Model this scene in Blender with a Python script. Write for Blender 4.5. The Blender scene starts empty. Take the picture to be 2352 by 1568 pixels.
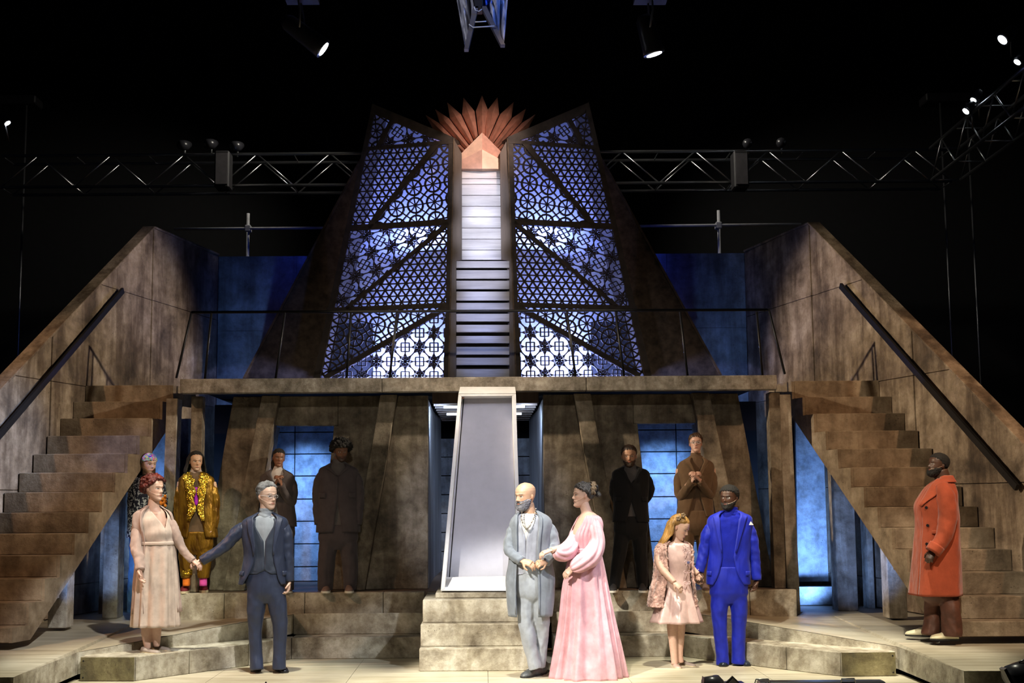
import bpy, bmesh, math, random
import numpy as np
from mathutils import Vector, Matrix, noise
random.seed(7)
SC = bpy.context.scene
COL = SC.collection
# ------------------------------------------------------------------ camera
F, PPX, PPY, CAMZ = 2600.0, 1108.0, 890.0, 1.625      # focal length and principal point in photo pixels, eye height
cam = bpy.data.cameras.new('camera'); camo = bpy.data.objects.new('camera', cam); COL.objects.link(camo)
cam.sensor_width = 36.0; cam.sensor_fit = 'HORIZONTAL'; cam.lens = F / 2352 * 36
cam.shift_x = (1176 - PPX) / 2352; cam.shift_y = (PPY - 784) / 2352
cam.clip_start = 0.1; cam.clip_end = 100
RM = Matrix.Rotation(math.pi / 2 + math.atan(0.1), 3, 'X') @ Matrix.Rotation(-0.0065, 3, 'Z')
camo.location = (0, 0, CAMZ); camo.rotation_euler = RM.to_euler()
SC.camera = camo
RMN = np.array(RM); CAMP = np.array((0, 0, CAMZ))
# ------------------------------------------------------------------ world and exposure
w = bpy.data.worlds.new('world'); SC.world = w; w.use_nodes = True
w.node_tree.nodes['Background'].inputs[0].default_value = (0.25, 0.3, 0.5, 1)
w.node_tree.nodes['Background'].inputs[1].default_value = 0.004
SC.view_settings.view_transform = 'Standard'; SC.view_settings.look = 'None'
SC.view_settings.exposure = 0.18; SC.view_settings.gamma = 1.0; SC.view_settings.use_curve_mapping = False
# ------------------------------------------------------------------ stage lights (rig out of frame, audience side and wings)
def spot(loc, tgt, watt, color, deg, blend=0.4, rad=0.12):
    l = bpy.data.lights.new('stage_spot', 'SPOT'); o = bpy.data.objects.new('stage_spot', l); COL.objects.link(o)
    l.energy = watt; l.color = color; l.spot_size = math.radians(deg); l.spot_blend = blend; l.shadow_soft_size = rad
    o.location = loc; o.rotation_euler = (Vector(tgt) - Vector(loc)).to_track_quat('-Z', 'Y').to_euler()
    return o
def area(loc, tgt, watt, color, sx, sy):
    l = bpy.data.lights.new('stage_area', 'AREA'); o = bpy.data.objects.new('stage_area', l); COL.objects.link(o)
    l.shape = 'RECTANGLE'; l.size = sx; l.size_y = sy; l.energy = watt; l.color = color
    o.location = loc; o.rotation_euler = (Vector(tgt) - Vector(loc)).to_track_quat('-Z', 'Y').to_euler()
    return o
NEUT = (1.0, 0.93, 0.8); COOL = (0.84, 0.9, 1.0); AMB = (1.0, 0.6, 0.34); DBLUE = (0.02, 0.08, 1.0)
# top wash straight down on the downstage floor and the side platforms
spot((-2.2, 9.4, 9.5), (-2.4, 9.9, 0), 3600, (1.0, .97, .8), 26, .5)
spot((2.2, 9.4, 9.5), (2.5, 9.9, 0), 4000, (1.0, .97, .78), 28, .5)
spot((0, 9.2, 9.5), (0, 9.9, 0), 3400, (1.0, .97, .82), 20, .5)
# keys from the audience side on the three groups
spot((1.6, 3.5, 8.4), (-2.6, 10.2, .9), 3700, (1.0, .97, .94), 15, .35)
spot((-1.6, 3.5, 8.4), (2.3, 10.5, .8), 4300, NEUT, 14, .35)
spot((5.5, 4.0, 8.0), (.45, 10.4, 1.0), 2200, COOL, 13, .35)
spot((-4.5, 3.5, 7.6), (.2, 10.8, .6), 7400, NEUT, 13, .35)
spot((2.2, 3.0, 8.4), (4.2, 10.6, 1.0), 2700, (1.0, .9, .7), 12, .35)
spot((-8.5, 8.5, 4.5), (-2.9, 10.3, 1.1), 700, (1.0, .55, .4), 16, .5)
spot((8.5, 8.0, 6.0), (.8, 10.4, 1.0), 700, (.75, .75, 1.0), 12, .5)
# stairs and their walls: cross light from the far wing, amber over the wall from outside
spot((8.5, 9.2, 6.8), (-4.55, 13.2, 2.9), 4300, (1.0, .84, .64), 24, .5)
spot((-8.5, 9.2, 6.8), (4.6, 13.0, 2.7), 5400, (1.0, .8, .56), 25, .5)
spot((-9, 5.5, 9.5), (-4.3, 12, 1.6), 1700, AMB, 25, .5)
spot((9, 5.5, 9.5), (4.4, 12, 1.6), 2200, AMB, 25, .5)
spot((1.0, 10.8, 6.5), (-5.1, 11.9, 2.1), 2600, (.45, .62, 1.0), 14, .9)
# facade dim warm wash
spot((0, 1.5, 6.5), (0, 13, 2.0), 580, (1.0, .92, .8), 36, .8)
for sx in (1, -1):
    # blue recess lights
    spot((-2.2 * sx + .035, 13.2, 2.75), (-2.25 * sx + .035, 14.3, 1.5), 300, (.2, .43, 1.0), 62, 1.0, .05)
    spot((-2.3 * sx + .035, 13.25, .8), (-2.25 * sx + .035, 14.3, 2.3), 26, (.08, .28, 1.0), 90, 1.0, .05)  # added dim blue fill towards the top of the recess
    # blue light under the stairs
    spot(((-3.9, 10.55, .5) if sx == 1 else (3.3, 11.0, .5)), ((-4.15, 12.2, .9) if sx == 1 else (3.95, 12.3, .9)), 230 if sx == -1 else 160, (.22, .42, 1.0), 40 if sx == -1 else 26, .7, .05)
    spot((-3.75 * sx, 12.95, .45), (-3.75 * sx, 14.4, 1.15), 330, (.2, .42, 1.0), 75, .9, .05)
    # behind the tower
    spot((-2.0 * sx, 15.75, 5.5), (-2.45 * sx, 16.25, 4.9), 15, DBLUE, 120, .9, .05)
    # inside the wings
    area((-1.25 * sx, 14.68, 3.05), (-1.2 * sx, 15.15, 5.0), 95, (.27, .36, 1.0), 1.0, .12)
    area((-.95 * sx, 14.66, 5.0), (-.9 * sx, 15.1, 6.6), 22, (.2, .28, 1.0), .8, .12)
    spot((-.5 * sx, 13.2, 2.72), (-.66 * sx, 15.0, 1.8), 90, (.5, .68, 1.0), 90, .8, .05)
    # back truss lit from above
    spot((-1.6 * sx, 16.3, 8.6), (-4.2 * sx, 17.7, 6.8), 330, (1.0, .93, .8), 75, .9)
# tower front: ladder and sunburst
for zl, wl, cl in ((5.55, 4200, (.84, .85, 1.0)), (5.05, 4600, (.82, .84, 1.0)), (4.5, 3800, (.66, .71, 1.0)), (3.95, 2600, (.5, .58, 1.0)), (3.45, 1500, (.34, .46, 1.0))): spot((0, 5.0, zl + .3), (0, 14.3, zl), wl * .8, cl, 5.6, 1.0, .05)
spot((2.2, 6.5, 7.3), (0, 14.4, 6.2), 2900, (1.0, .76, .66), 9.5, 1.0)
# added lavender spot that brightens the obelisk frame
spot((0, 2.5, 5.2), (0, 12.3, 1.75), 1500, (.86, .86, 1.0), 11, .3)
# small lights on the hanging frame
spot((-1.3, 10.2, 8.2), (0, 12.0, 7.1), 90, (.85, .85, 1.0), 30, .6)
spot((1.6, 10.8, 8.0), (.1, 12.0, 7.1), 110, (.1, .25, 1.0), 30, .6)
# gold jacket special and blue edge on the deck post
spot((-.5, 4.0, 8.0), (-3.15, 12.3, 1.35), 2600, (1.0, 1.0, .72), 8.5, .5)
spot((-5.2, 11.3, 3.9), (-3.5, 12.8, 1.6), 160, (.3, .45, 1.0), 22, .8)
# added dim warm fill so the dark tower panels show
spot((0, 3.0, 6.0), (0, 14.8, 5.0), 420, (1.0, .74, .5), 22, .8)

# ------------------------------------------------------------------ photo pixel -> place
def ray(px, py):
    d = RMN @ np.array(((px - PPX) / F, -(py - PPY) / F, -1.0)); return d
def PX(px, py, Y):                       # the point at stage depth Y seen at that pixel
    d = ray(px, py); return CAMP + d * (Y / d[1])
def GZ(px, py, z):                       # the point at height z seen at that pixel
    d = ray(px, py); return CAMP + d * ((z - CAMZ) / d[2])
def PL(px, py, p0, n):
    d = ray(px, py); p0 = np.array(p0); n = np.array(n); return CAMP + d * (np.dot(p0 - CAMP, n) / np.dot(d, n))
def proj(p):
    c = RMN.T @ (np.array(p) - CAMP); return (PPX + F * c[0] / -c[2], PPY - F * c[1] / -c[2])
# ------------------------------------------------------------------ materials
MATS = {}
def nodes(name):
    m = bpy.data.materials.new(name); m.use_nodes = True; nt = m.node_tree; b = nt.nodes['Principled BSDF']
    MATS[name] = m; return m, nt, b
def N(nt, t, **kw):
    n = nt.nodes.new(t)
    for k, v in kw.items():
        if k in n.inputs: n.inputs[k].default_value = v
        else: setattr(n, k, v)
    return n
def ramp(nt, fac, stops):
    r = nt.nodes.new('ShaderNodeValToRGB'); e = r.color_ramp.elements
    while len(e) < len(stops): e.new(0.5)
    for i, (p, c) in enumerate(stops): e[i].position = p; e[i].color = (*c, 1)
    nt.links.new(fac, r.inputs[0]); return r.outputs[0]
def mixc(nt, a, b, fac, mode='MIX'):
    m = nt.nodes.new('ShaderNodeMix'); m.data_type = 'RGBA'; m.blend_type = mode
    for s, v in ((m.inputs[6], a), (m.inputs[7], b), (m.inputs[0], fac)):
        if hasattr(v, 'is_linked'): nt.links.new(v, s)
        elif isinstance(v, tuple): s.default_value = (*v, 1)
        else: s.default_value = v
    return m.outputs[2]
def coords(nt, scale=(1, 1, 1)):
    t = nt.nodes.new('ShaderNodeTexCoord'); mp = nt.nodes.new('ShaderNodeMapping'); mp.inputs['Scale'].default_value = scale
    nt.links.new(t.outputs['Object'], mp.inputs[0]); return mp.outputs[0]
def bump(nt, b, h, strength, dist):
    n = N(nt, 'ShaderNodeBump', Strength=strength, Distance=dist); nt.links.new(h, n.inputs['Height']); nt.links.new(n.outputs[0], b.inputs['Normal'])
def concrete(name, light, mid, dark, rough=0.8, s=1.0, pits=True, streak=0.35):
    m, nt, b = nodes(name); co = coords(nt); cs = coords(nt, (2.2, 2.2, 0.28))
    n1 = N(nt, 'ShaderNodeTexNoise', Scale=1.5 * s, Detail=9.0, Roughness=0.66, Distortion=0.35); nt.links.new(co, n1.inputs[0])
    n2 = N(nt, 'ShaderNodeTexNoise', Scale=5.5 * s, Detail=6.0, Roughness=0.7); nt.links.new(co, n2.inputs[0])
    n3 = N(nt, 'ShaderNodeTexNoise', Scale=2.0 * s, Detail=5.0, Roughness=0.6); nt.links.new(cs, n3.inputs[0])
    c = ramp(nt, n1.outputs[0], [(0.33, dark), (0.5, mid), (0.66, light)])
    c = mixc(nt, c, mixc(nt, c, ramp(nt, n2.outputs[0], [(0.35, (0.45, 0.4, 0.33)), (0.6, (1, 1, 1))]), 1.0, 'MULTIPLY'), 0.75)
    c = mixc(nt, c, mixc(nt, c, ramp(nt, n3.outputs[0], [(0.38, (0.35, 0.3, 0.26)), (0.56, (1, 1, 1))]), 1.0, 'MULTIPLY'), streak)
    if pits:
        v = N(nt, 'ShaderNodeTexVoronoi', Scale=26.0 * s); nt.links.new(co, v.inputs[0])
        n4 = N(nt, 'ShaderNodeTexNoise', Scale=3.1 * s, Detail=2.0); nt.links.new(co, n4.inputs[0])
        mth = N(nt, 'ShaderNodeMath', operation='ADD'); nt.links.new(v.outputs[0], mth.inputs[0])
        m2 = N(nt, 'ShaderNodeMath', operation='MULTIPLY'); nt.links.new(n4.outputs[0], m2.inputs[0]); m2.inputs[1].default_value = 0.75
        nt.links.new(m2.outputs[0], mth.inputs[1])
        c = mixc(nt, c, ramp(nt, mth.outputs[0], [(0.36, (0.12, 0.1, 0.08)), (0.43, (1, 1, 1))]), 0.7, 'MULTIPLY')
    nt.links.new(c, b.inputs['Base Color']); b.inputs['Roughness'].default_value = rough
    nb = N(nt, 'ShaderNodeTexNoise', Scale=20.0 * s, Detail=7.0, Roughness=0.72); nt.links.new(co, nb.inputs[0])
    bump(nt, b, nb.outputs[0], 0.5, 0.02)
    return m
def plain(name, col, rough=0.6, metal=0.0, var=0.12, bs=0.0, bscale=60.0, emit=None, sheen=0.0, spec=0.5, stretch=(1, 1, 1)):
    m, nt, b = nodes(name); co = coords(nt, stretch)
    n = N(nt, 'ShaderNodeTexNoise', Scale=9.0, Detail=5.0, Roughness=0.6); nt.links.new(co, n.inputs[0])
    lo = tuple(max(0, c * (1 - 2 * var)) for c in col); hi = tuple(min(1, c * (1 + var)) for c in col)
    nt.links.new(ramp(nt, n.outputs[0], [(0.3, lo), (0.65, hi)]), b.inputs['Base Color'])
    b.inputs['Roughness'].default_value = rough; b.inputs['Metallic'].default_value = metal
    b.inputs['Specular IOR Level'].default_value = spec
    if sheen: b.inputs['Sheen Weight'].default_value = sheen; b.inputs['Sheen Roughness'].default_value = 0.4
    if bs:
        nb = N(nt, 'ShaderNodeTexNoise', Scale=bscale, Detail=4.0, Roughness=0.6); nt.links.new(co, nb.inputs[0]); bump(nt, b, nb.outputs[0], bs, 0.01)
    if emit: b.inputs['Emission Color'].default_value = (*emit[0], 1); b.inputs['Emission Strength'].default_value = emit[1]
    return m
# ------------------------------------------------------------------ objects
def mesh_obj(name, V, Fc, mat, parent=None, smooth=False, label=None):
    me = bpy.data.meshes.new(name)
    me.from_pydata([tuple(float(c) for c in v) for v in V], [], [tuple(int(i) for i in f) for f in Fc]); me.validate()
    if smooth: me.shade_smooth()
    o = bpy.data.objects.new(name, me); COL.objects.link(o)
    if mat is not None: me.materials.append(MATS[mat] if isinstance(mat, str) else mat)
    adopt(o, parent)
    if label: o['label'] = label
    return o
def adopt(o, parent):
    if parent is None: return
    o.parent = parent
    if parent.parent is None: o.matrix_parent_inverse = Matrix.Translation(-parent.location)
def thing(name, loc, label, cat, group=None, kind=None):
    o = bpy.data.objects.new(name, None); COL.objects.link(o); o.empty_display_size = 0.1; o.location = tuple(float(c) for c in loc)
    o['label'] = label; o['category'] = cat
    if group: o['group'] = group
    if kind: o['kind'] = kind
    return o
def tag(o, label=None, cat=None, group=None, kind=None):
    if label: o['label'] = label
    if cat: o['category'] = cat
    if group: o['group'] = group
    if kind: o['kind'] = kind
    return o
def struct(name, loc, label=None):
    o = bpy.data.objects.new(name, None); COL.objects.link(o); o.empty_display_size = 0.1; o.location = loc; o['kind'] = 'structure'
    if label: o['label'] = label
    return o
def bevel(o, wd=0.008, seg=1):
    m = o.modifiers.new('bevel', 'BEVEL'); m.width = wd; m.segments = seg; m.limit_method = 'ANGLE'; return o
# ------------------------------------------------------------------ mesh pieces
class MB:
    def __init__(s): s.V = []; s.F = []
    def add(s, V, Fc):
        k = len(s.V); s.V += [tuple(v) for v in V]; s.F += [tuple(i + k for i in f) for f in Fc]; return s
    def prism(s, poly, ext):             # planar polygon pushed along ext
        n = len(poly); P = [np.array(p, float) for p in poly]; E = np.array(ext, float)
        V = P + [p + E for p in P]; Fc = [tuple(range(n)), tuple(range(2 * n - 1, n - 1, -1))]
        for i in range(n): j = (i + 1) % n; Fc.append((j, i, i + n, j + n))
        return s.add(V, Fc)
    def box(s, x0, x1, y0, y1, z0, z1):
        return s.prism([(x0, y0, z0), (x1, y0, z0), (x1, y0, z1), (x0, y0, z1)], (0, y1 - y0, 0))
    def bar(s, a, b, wd, th, nrm):       # flat strip from a to b, width wd in plane, thickness th along nrm
        a = np.array(a, float); b = np.array(b, float); d = b - a; L = np.linalg.norm(d)
        if L < 1e-5: return s
        n = np.array(nrm, float); sd = np.cross(d / L, n); sd = sd / np.linalg.norm(sd) * wd / 2
        return s.prism([a - sd, b - sd, b + sd, a + sd], n * th)
    def tube(s, pts, r, n=8, cap=True):
        P = [np.array(p, float) for p in pts]; R = [r] * len(P) if np.isscalar(r) else list(r); V = []; Fc = []
        up = None
        for i, p in enumerate(P):
            t = P[min(i + 1, len(P) - 1)] - P[max(i - 1, 0)]; t = t / (np.linalg.norm(t) + 1e-9)
            if up is None: up = np.array((0, 0, 1.0)) if abs(t[2]) < 0.9 else np.array((0, 1.0, 0))
            up = up - t * np.dot(up, t); up /= np.linalg.norm(up); sd = np.cross(t, up)
            for k in range(n):
                a = 2 * math.pi * k / n; V.append(p + R[i] * (math.cos(a) * sd + math.sin(a) * up))
        for i in range(len(P) - 1):
            for k in range(n): k2 = (k + 1) % n; Fc.append((i * n + k, i * n + k2, (i + 1) * n + k2, (i + 1) * n + k))
        if cap: Fc.append(tuple(range(n - 1, -1, -1))); Fc.append(tuple((len(P) - 1) * n + k for k in range(n)))
        return s.add(V, Fc)
    def obj(s, name, mat, parent=None, smooth=False, label=None): return mesh_obj(name, s.V, s.F, mat, parent, smooth, label)
def mirx(V, ax=0.0): return [(2 * ax - v[0], v[1], v[2]) for v in V]
def flip(Fc): return [tuple(reversed(f)) for f in Fc]
def clip_poly(P, a, b, c):               # keep a*x+b*y<=c of a 2D polygon
    out = []
    for i in range(len(P)):
        p, q = P[i], P[(i + 1) % len(P)]; dp = a * p[0] + b * p[1] - c; dq = a * q[0] + b * q[1] - c
        if dp <= 0: out.append(p)
        if (dp < 0 < dq) or (dq < 0 < dp): t = dp / (dp - dq); out.append((p[0] + t * (q[0] - p[0]), p[1] + t * (q[1] - p[1])))
    return out
# ------------------------------------------------------------------ materials of the set
concrete('stone_tier', (0.74, 0.71, 0.6), (0.5, 0.46, 0.36), (0.16, 0.13, 0.09), s=1.3)
concrete('stone_wall', (0.44, 0.36, 0.27), (0.27, 0.205, 0.145), (0.085, 0.06, 0.04), s=1.1, streak=0.9)
concrete('stone_stair', (0.4, 0.33, 0.24), (0.27, 0.205, 0.14), (0.13, 0.095, 0.06), streak=0.5)
concrete('stone_facade', (0.37, 0.32, 0.25), (0.21, 0.175, 0.13), (0.07, 0.055, 0.04), s=1.5, streak=0.6)
concrete('stone_beam', (0.46, 0.42, 0.37), (0.3, 0.27, 0.23), (0.13, 0.11, 0.09), s=2.6)
concrete('stone_post', (0.55, 0.52, 0.45), (0.4, 0.36, 0.3), (0.17, 0.14, 0.1), s=1.3, streak=0.7)
concrete('stone_recess', (0.5, 0.55, 0.6), (0.42, 0.46, 0.5), (0.2, 0.23, 0.27), s=1.4, streak=0.2)
concrete('stone_back', (0.3, 0.32, 0.36), (0.2, 0.21, 0.24), (0.08, 0.08, 0.1), s=0.8, streak=0.7)
def boards(name, c1, c2, sc=(0.5, 7, 1)):
    m, nt, b = nodes(name); co = coords(nt, sc); c0 = coords(nt)
    n = N(nt, 'ShaderNodeTexNoise', Scale=1.6, Detail=7.0, Roughness=0.7); nt.links.new(co, n.inputs[0])
    n2 = N(nt, 'ShaderNodeTexNoise', Scale=1.2, Detail=4.0); nt.links.new(c0, n2.inputs[0])
    c = ramp(nt, n.outputs[0], [(0.3, c2), (0.62, c1)]); c = mixc(nt, c, ramp(nt, n2.outputs[0], [(0.35, (0.6, 0.55, 0.45)), (0.6, (1, 1, 1))]), 0.6, 'MULTIPLY')
    nt.links.new(c, b.inputs['Base Color']); b.inputs['Roughness'].default_value = 0.5
    bump(nt, b, n.outputs[0], 0.2, 0.004); return m
boards('floor_boards', (0.6, 0.55, 0.42), (0.36, 0.31, 0.21))
boards('deck_boards', (0.52, 0.47, 0.37), (0.3, 0.26, 0.19))
boards('plank_wood', (0.72, 0.71, 0.74), (0.42, 0.41, 0.46), (0.6, 1, 9))
boards('dark_wood', (0.16, 0.11, 0.08), (0.07, 0.045, 0.035), (6, 1, 0.5))
boards('passage_wood', (0.42, 0.42, 0.46), (0.14, 0.14, 0.17), (9, 4, 0.35))
plain('black_metal', (0.012, 0.012, 0.014), 0.45, 0.3)
plain('black_matte', (0.006, 0.006, 0.007), 0.95)
plain('alu', (0.55, 0.55, 0.56), 0.32, 1.0, 0.05)
plain('dull_box', (0.06, 0.055, 0.06), 0.6)
plain('lattice_brown', (0.07, 0.055, 0.045), 0.65, 0.0, 0.2, 0.2, 40)
plain('tower_brown', (0.16, 0.11, 0.07), 0.75, 0.0, 0.3, 0.2, 20)
plain('copper_paint', (0.48, 0.23, 0.16), 0.5, 0.15, 0.16, 0.15, 30)
plain('copper_pale', (0.8, 0.53, 0.4), 0.5, 0.1, 0.1, 0.15, 30)
plain('scrim', (0.78, 0.79, 0.84), 0.85, 0.0, 0.05)
plain('white_paint', (0.72, 0.72, 0.73), 0.5, 0.0, 0.05)
plain('sheet_lavender', (0.42, 0.42, 0.48), 0.6, 0.0, 0.03)
plain('tube_light', (0.9, 0.9, 0.95), 0.4, emit=((0.8, 0.88, 1.0), 2.5))
plain('batten_light', (0.9, 0.9, 0.95), 0.4, emit=((0.7, 0.85, 1.0), 6.0))
plain('lamp_lens', (0.9, 0.9, 1.0), 0.3, emit=((0.85, 0.92, 1.0), 14.0))
plain('plastic_sheet', (0.35, 0.36, 0.42), 0.25, 0.0, 0.3, 0.6, 14, stretch=(3, 3, 0.6))
plain('blue_sheet', (0.08, 0.2, 0.75), 0.4)
plain('cord_white', (0.75, 0.75, 0.7), 0.5)
concrete('olive_panel', (0.3, 0.27, 0.14), (0.19, 0.165, 0.075), (0.07, 0.06, 0.03), s=1.6)
plain('copper_pink', (0.7, 0.43, 0.35), 0.5, 0.1, 0.1, 0.15, 30)
plain('black_gloss', (0.02, 0.02, 0.024), 0.3, 0.0)
plain('alu_dark', (0.25, 0.25, 0.26), 0.4, 0.9, 0.05)
plain('truss_box', (0.014, 0.013, 0.015), 0.6, 0.0, 0.2)
plain('frame_grey', (0.12, 0.11, 0.11), 0.5, 0.2)
plain('pipe_grey', (0.45, 0.45, 0.47), 0.55)
# ================================================================== THE SETTING
AX = 0.035                                # middle of the lower set
def mx(P): return [(2 * AX - p[0], p[1], p[2]) for p in P]
SIDES = (('left', 1), ('right', -1))
def sgn(V, s): return [tuple(v) for v in V] if s == 1 else [(2 * AX - v[0], v[1], v[2]) for v in V]
# ---- floor of big boards
fl = struct('floor', (0, 10, 0), 'pale scuffed plywood stage floor')
fx = GZ(150, 1568, 0)[0]
xs = np.linspace(fx, 2 * AX - fx, 7); ys = [8.6, 9.85, 10.45, 11.7, 12.9]
for i in range(6):
    for j in range(4):
        b = MB().box(xs[i] + .002, xs[i + 1] - .002, ys[j] + .002, ys[j + 1] - .002, -0.03, 0.0); b.obj('floor_board', 'floor_boards', fl)
MB().box(-12, 12, 7.4, 20.5, -0.62, -0.6).obj('floor', 'black_matte')['kind'] = 'structure'
MB().box(fx + .03, 2 * AX - fx - .03, 8.75, 12.9, -0.6, -0.031).obj('floor', 'black_matte')['kind'] = 'structure'
MB().box(-13, 13, 20.4, 20.5, -0.6, 12).obj('wall_back', 'black_matte')['kind'] = 'structure'
# ---- first tier, left and right
T1 = [GZ(px, py, .22) for px, py in ((185, 1508), (310, 1508), (434, 1493.5), (570, 1477.5), (668, 1464.5))]
Y_S1 = T1[-1][1]
# ---- raised side platforms
XB0 = PX(407, 1362, 12.26)[0]; YB0 = GZ(800, 1360.5, .64)[1]
T2 = [GZ(px, py, z) for px, py, z in ((31, 1556, .235), (181, 1497.5, .25), (247, 1486, .275), (318, 1473, .30), (404, 1457.5, .335), (570, 1427, .40), (668, 1412, .44))]
Y_S2 = T2[-1][1]
T2X = np.array([p[0] for p in T2]); T2Y = np.array([p[1] for p in T2])
def bky(x): return float(np.interp(x, T2X, T2Y)) - .003
for side, s in SIDES:
    poly = [tuple(p) for p in T1] + [(T1[-1][0], 12.2, .22), (T1[0][0], 12.2, .22)]
    t = thing('stage_step', sgn([(T1[1][0], T1[1][1], 0)], s)[0], 'low angled stone step with olive end panel beside the %s platform' % side, 'step', 'low stone steps')
    for k in range(4):                    # riser sections with open joints
        q = poly[k:k + 2] + [(poly[k + 1][0], bky(poly[k + 1][0]), .22), (poly[k][0], max(bky(poly[k][0]), poly[k][1] + .03), .22)]
        if k: q[0] = tuple(np.array(q[0]) + .004 / abs(q[1][0] - q[0][0]) * (np.array(q[1]) - np.array(q[0])))
        V = sgn(q, s); V = V if s == 1 else V[::-1]
        bevel(MB().prism(V, (0, 0, -.219)).obj('step_section', 'stone_tier', t), .006)
    ea, eb = np.array(T1[0]) + np.array((.006, -.001, 0)), np.array(T1[1]) + np.array((-.004, -.001, 0)); e = MB().prism([(ea[0], ea[1], .006), (eb[0], eb[1], .006), (eb[0], eb[1], .216), (ea[0], ea[1], .216)], (0, -.012, 0))
    o = mesh_obj('end_panel', sgn(e.V, s), e.F if s == 1 else flip(e.F), 'olive_panel', t, label='dark olive end panel')
    for bx in (.04, .5, .62):
        for bz in (.035, .185):
            c = (T1[0][0] + bx * .8, T1[0][1] - .012, bz)
            b = MB().tube([c, (c[0], c[1] - .006, c[2])], .008, 6); mesh_obj('bolt', sgn(b.V, s), b.F, 'black_metal', o)
for side, s in SIDES:
    t = thing('stage_platform', sgn([(-5, 11, 0)], s)[0], 'wide raked side platform of pale boards under the %s staircase' % side, 'platform', 'side platforms')
    top = [tuple(p) for p in T2]; xl = -8.0
    front = [(xl, T2[0][1] - .02, .235)] + top
    V = []; Fc = []
    back = [(p[0] if i else xl, (13.0 if p[0] < XB0 - .1 else YB0 - .004), .35 + .09 * max(0, (p[0] + 3.0) / 1.2) if p[0] > -3.0 else .35) for i, p in enumerate(front)]
    n = len(front)
    for p, q in zip(front, back): V += [p, q, (p[0], p[1], p[2] - .2), (q[0], q[1], q[2] - .2)]
    for i in range(n - 1):
        a, b = 4 * i, 4 * (i + 1)
        Fc += [(a, b, b + 1, a + 1), (a + 3, b + 3, b + 2, a + 2), (a + 2, b + 2, b, a), (a + 1, b + 1, b + 3, a + 3)]
    Fc += [(0, 1, 3, 2), (4 * n - 4, 4 * n - 2, 4 * n - 1, 4 * n - 3)]
    o = mesh_obj('platform_body', sgn(V, s), Fc if s == 1 else flip(Fc), 'stone_tier', t)
    # boarded top
    Vt = []; Ft = []
    for p, q in zip(front, back): Vt += [(p[0], p[1], p[2] + .004), (q[0], q[1], q[2] + .004)]
    for i in range(n - 1): Ft.append((2 * i, 2 * i + 2, 2 * i + 3, 2 * i + 1))
    mesh_obj('board_top', sgn(Vt, s), Ft if s == 1 else flip(Ft), 'deck_boards', t)
    bk = MB().box(xl, XB0 - .02, 13.0, 16.1, .15, .352); mesh_obj('rear_boards', sgn(bk.V, s), bk.F if s == 1 else flip(bk.F), 'deck_boards', t)
# ---- back steps between the platforms and the centre steps
XC = PX(968, 1400, 12.0)[0]
Y2 = GZ(800, 1408, .44)[1]; Y1 = GZ(800, 1463, .22)[1]; Y3 = GZ(800, 1360.5, .64)[1]
XB = PX(407, 1362, Y3)[0]
for side, s in SIDES:
    t = thing('back_step', sgn([(-1.6, Y1, 0)], s)[0], 'two long dark stone steps on the %s of the centre steps' % side, 'step', 'back steps')
    b = MB().box(T1[-1][0] + .004, XC, Y1, 12.3, 0, .22); bevel(mesh_obj('tread_block', sgn(b.V, s), b.F if s == 1 else flip(b.F), 'stone_tier', t), .006)
    b = MB().box(T2[-1][0] + .004, XC, Y2, 12.3, .221, .44); bevel(mesh_obj('tread_block', sgn(b.V, s), b.F if s == 1 else flip(b.F), 'stone_tier', t), .006)
t = thing('rear_platform', (AX, Y3, 0), 'long stone bench platform under the upper deck, dark suited performers on it', 'platform')
cuts = [XB] + [PX(p, 1380, Y3)[0] for p in (515, 700, 880)] + [XC + .004]
for s in (1, -1):
    for a, b in zip(cuts, cuts[1:]):
        m = MB().box(a + .003, b - .003, Y3, Y3 + .12, .3, .64); bevel(mesh_obj('riser_panel', sgn(m.V, s), m.F if s == 1 else flip(m.F), 'stone_tier', t), .005)
MB().box(XB + .01, 2 * AX - XB - .01, Y3 + .121, 16.35, .3, .638).obj('platform_top', 'dark_wood', t)
# ---- centre steps
t = thing('center_steps', (0, 10.8, 0), 'four pale stone steps rising to the white obelisk frame', 'steps')
cz = 0.0; cy = GZ(1108, 1541, 0)[1]; CS = []
for top, base, l, r in ((1488, 1541, 963, 1252), (1432.5, 1484, 966, 1249), (1376, 1429, 971, 1244), (1360.5, 1373, 1000, 1215)):
    Y = GZ(1108, base, cz)[1] if cz else cy
    z = PX(1108, top, Y)[2]; x0 = PX(l, base, Y)[0]; x1 = PX(r, base, Y)[0]
    bevel(MB().box(x0, x1, Y, 12.25, cz, z - .0005).obj('step', 'stone_tier', t), .008); CS.append((Y, z)); cz = z
# ---- white obelisk frame on the centre steps
ZB = CS[-1][1]; YB = CS[-1][0] + .06
t = thing('obelisk_frame', (0, YB, ZB), 'tall white tapered box frame with lavender back sheet on the centre steps', 'frame')
def OB(px, py, d=0.0):                    # leaning front plane of the frame
    k = (1357 - py) / (1357 - 905.); return PX(px, py, YB + .45 * k + d)
ob = {k: OB(*v) for k, v in dict(bl=(1012, 1357), br=(1199, 1357), tr=(1185, 904), tl=(1053, 905)).items()}
inn = {k: OB(*v) for k, v in dict(bl=(1022, 1352), br=(1190, 1352), tr=(1176, 909), tl=(1060, 910)).items()}
D = np.array((0, .30, 0))
for a, b, nm in (('bl', 'tl', 'side_rail'), ('tr', 'br', 'side_rail'), ('br', 'bl', 'bottom_rail'), ('tl', 'tr', 'top_rail')):
    bevel(MB().prism([ob[a], ob[b], inn[b], inn[a]], D).obj(nm, 'white_paint', t), .004)
cap = [OB(1053, 904), OB(1185, 903), PX(1183, 888, YB + .62), PX(1057, 888, YB + .62)]
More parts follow.
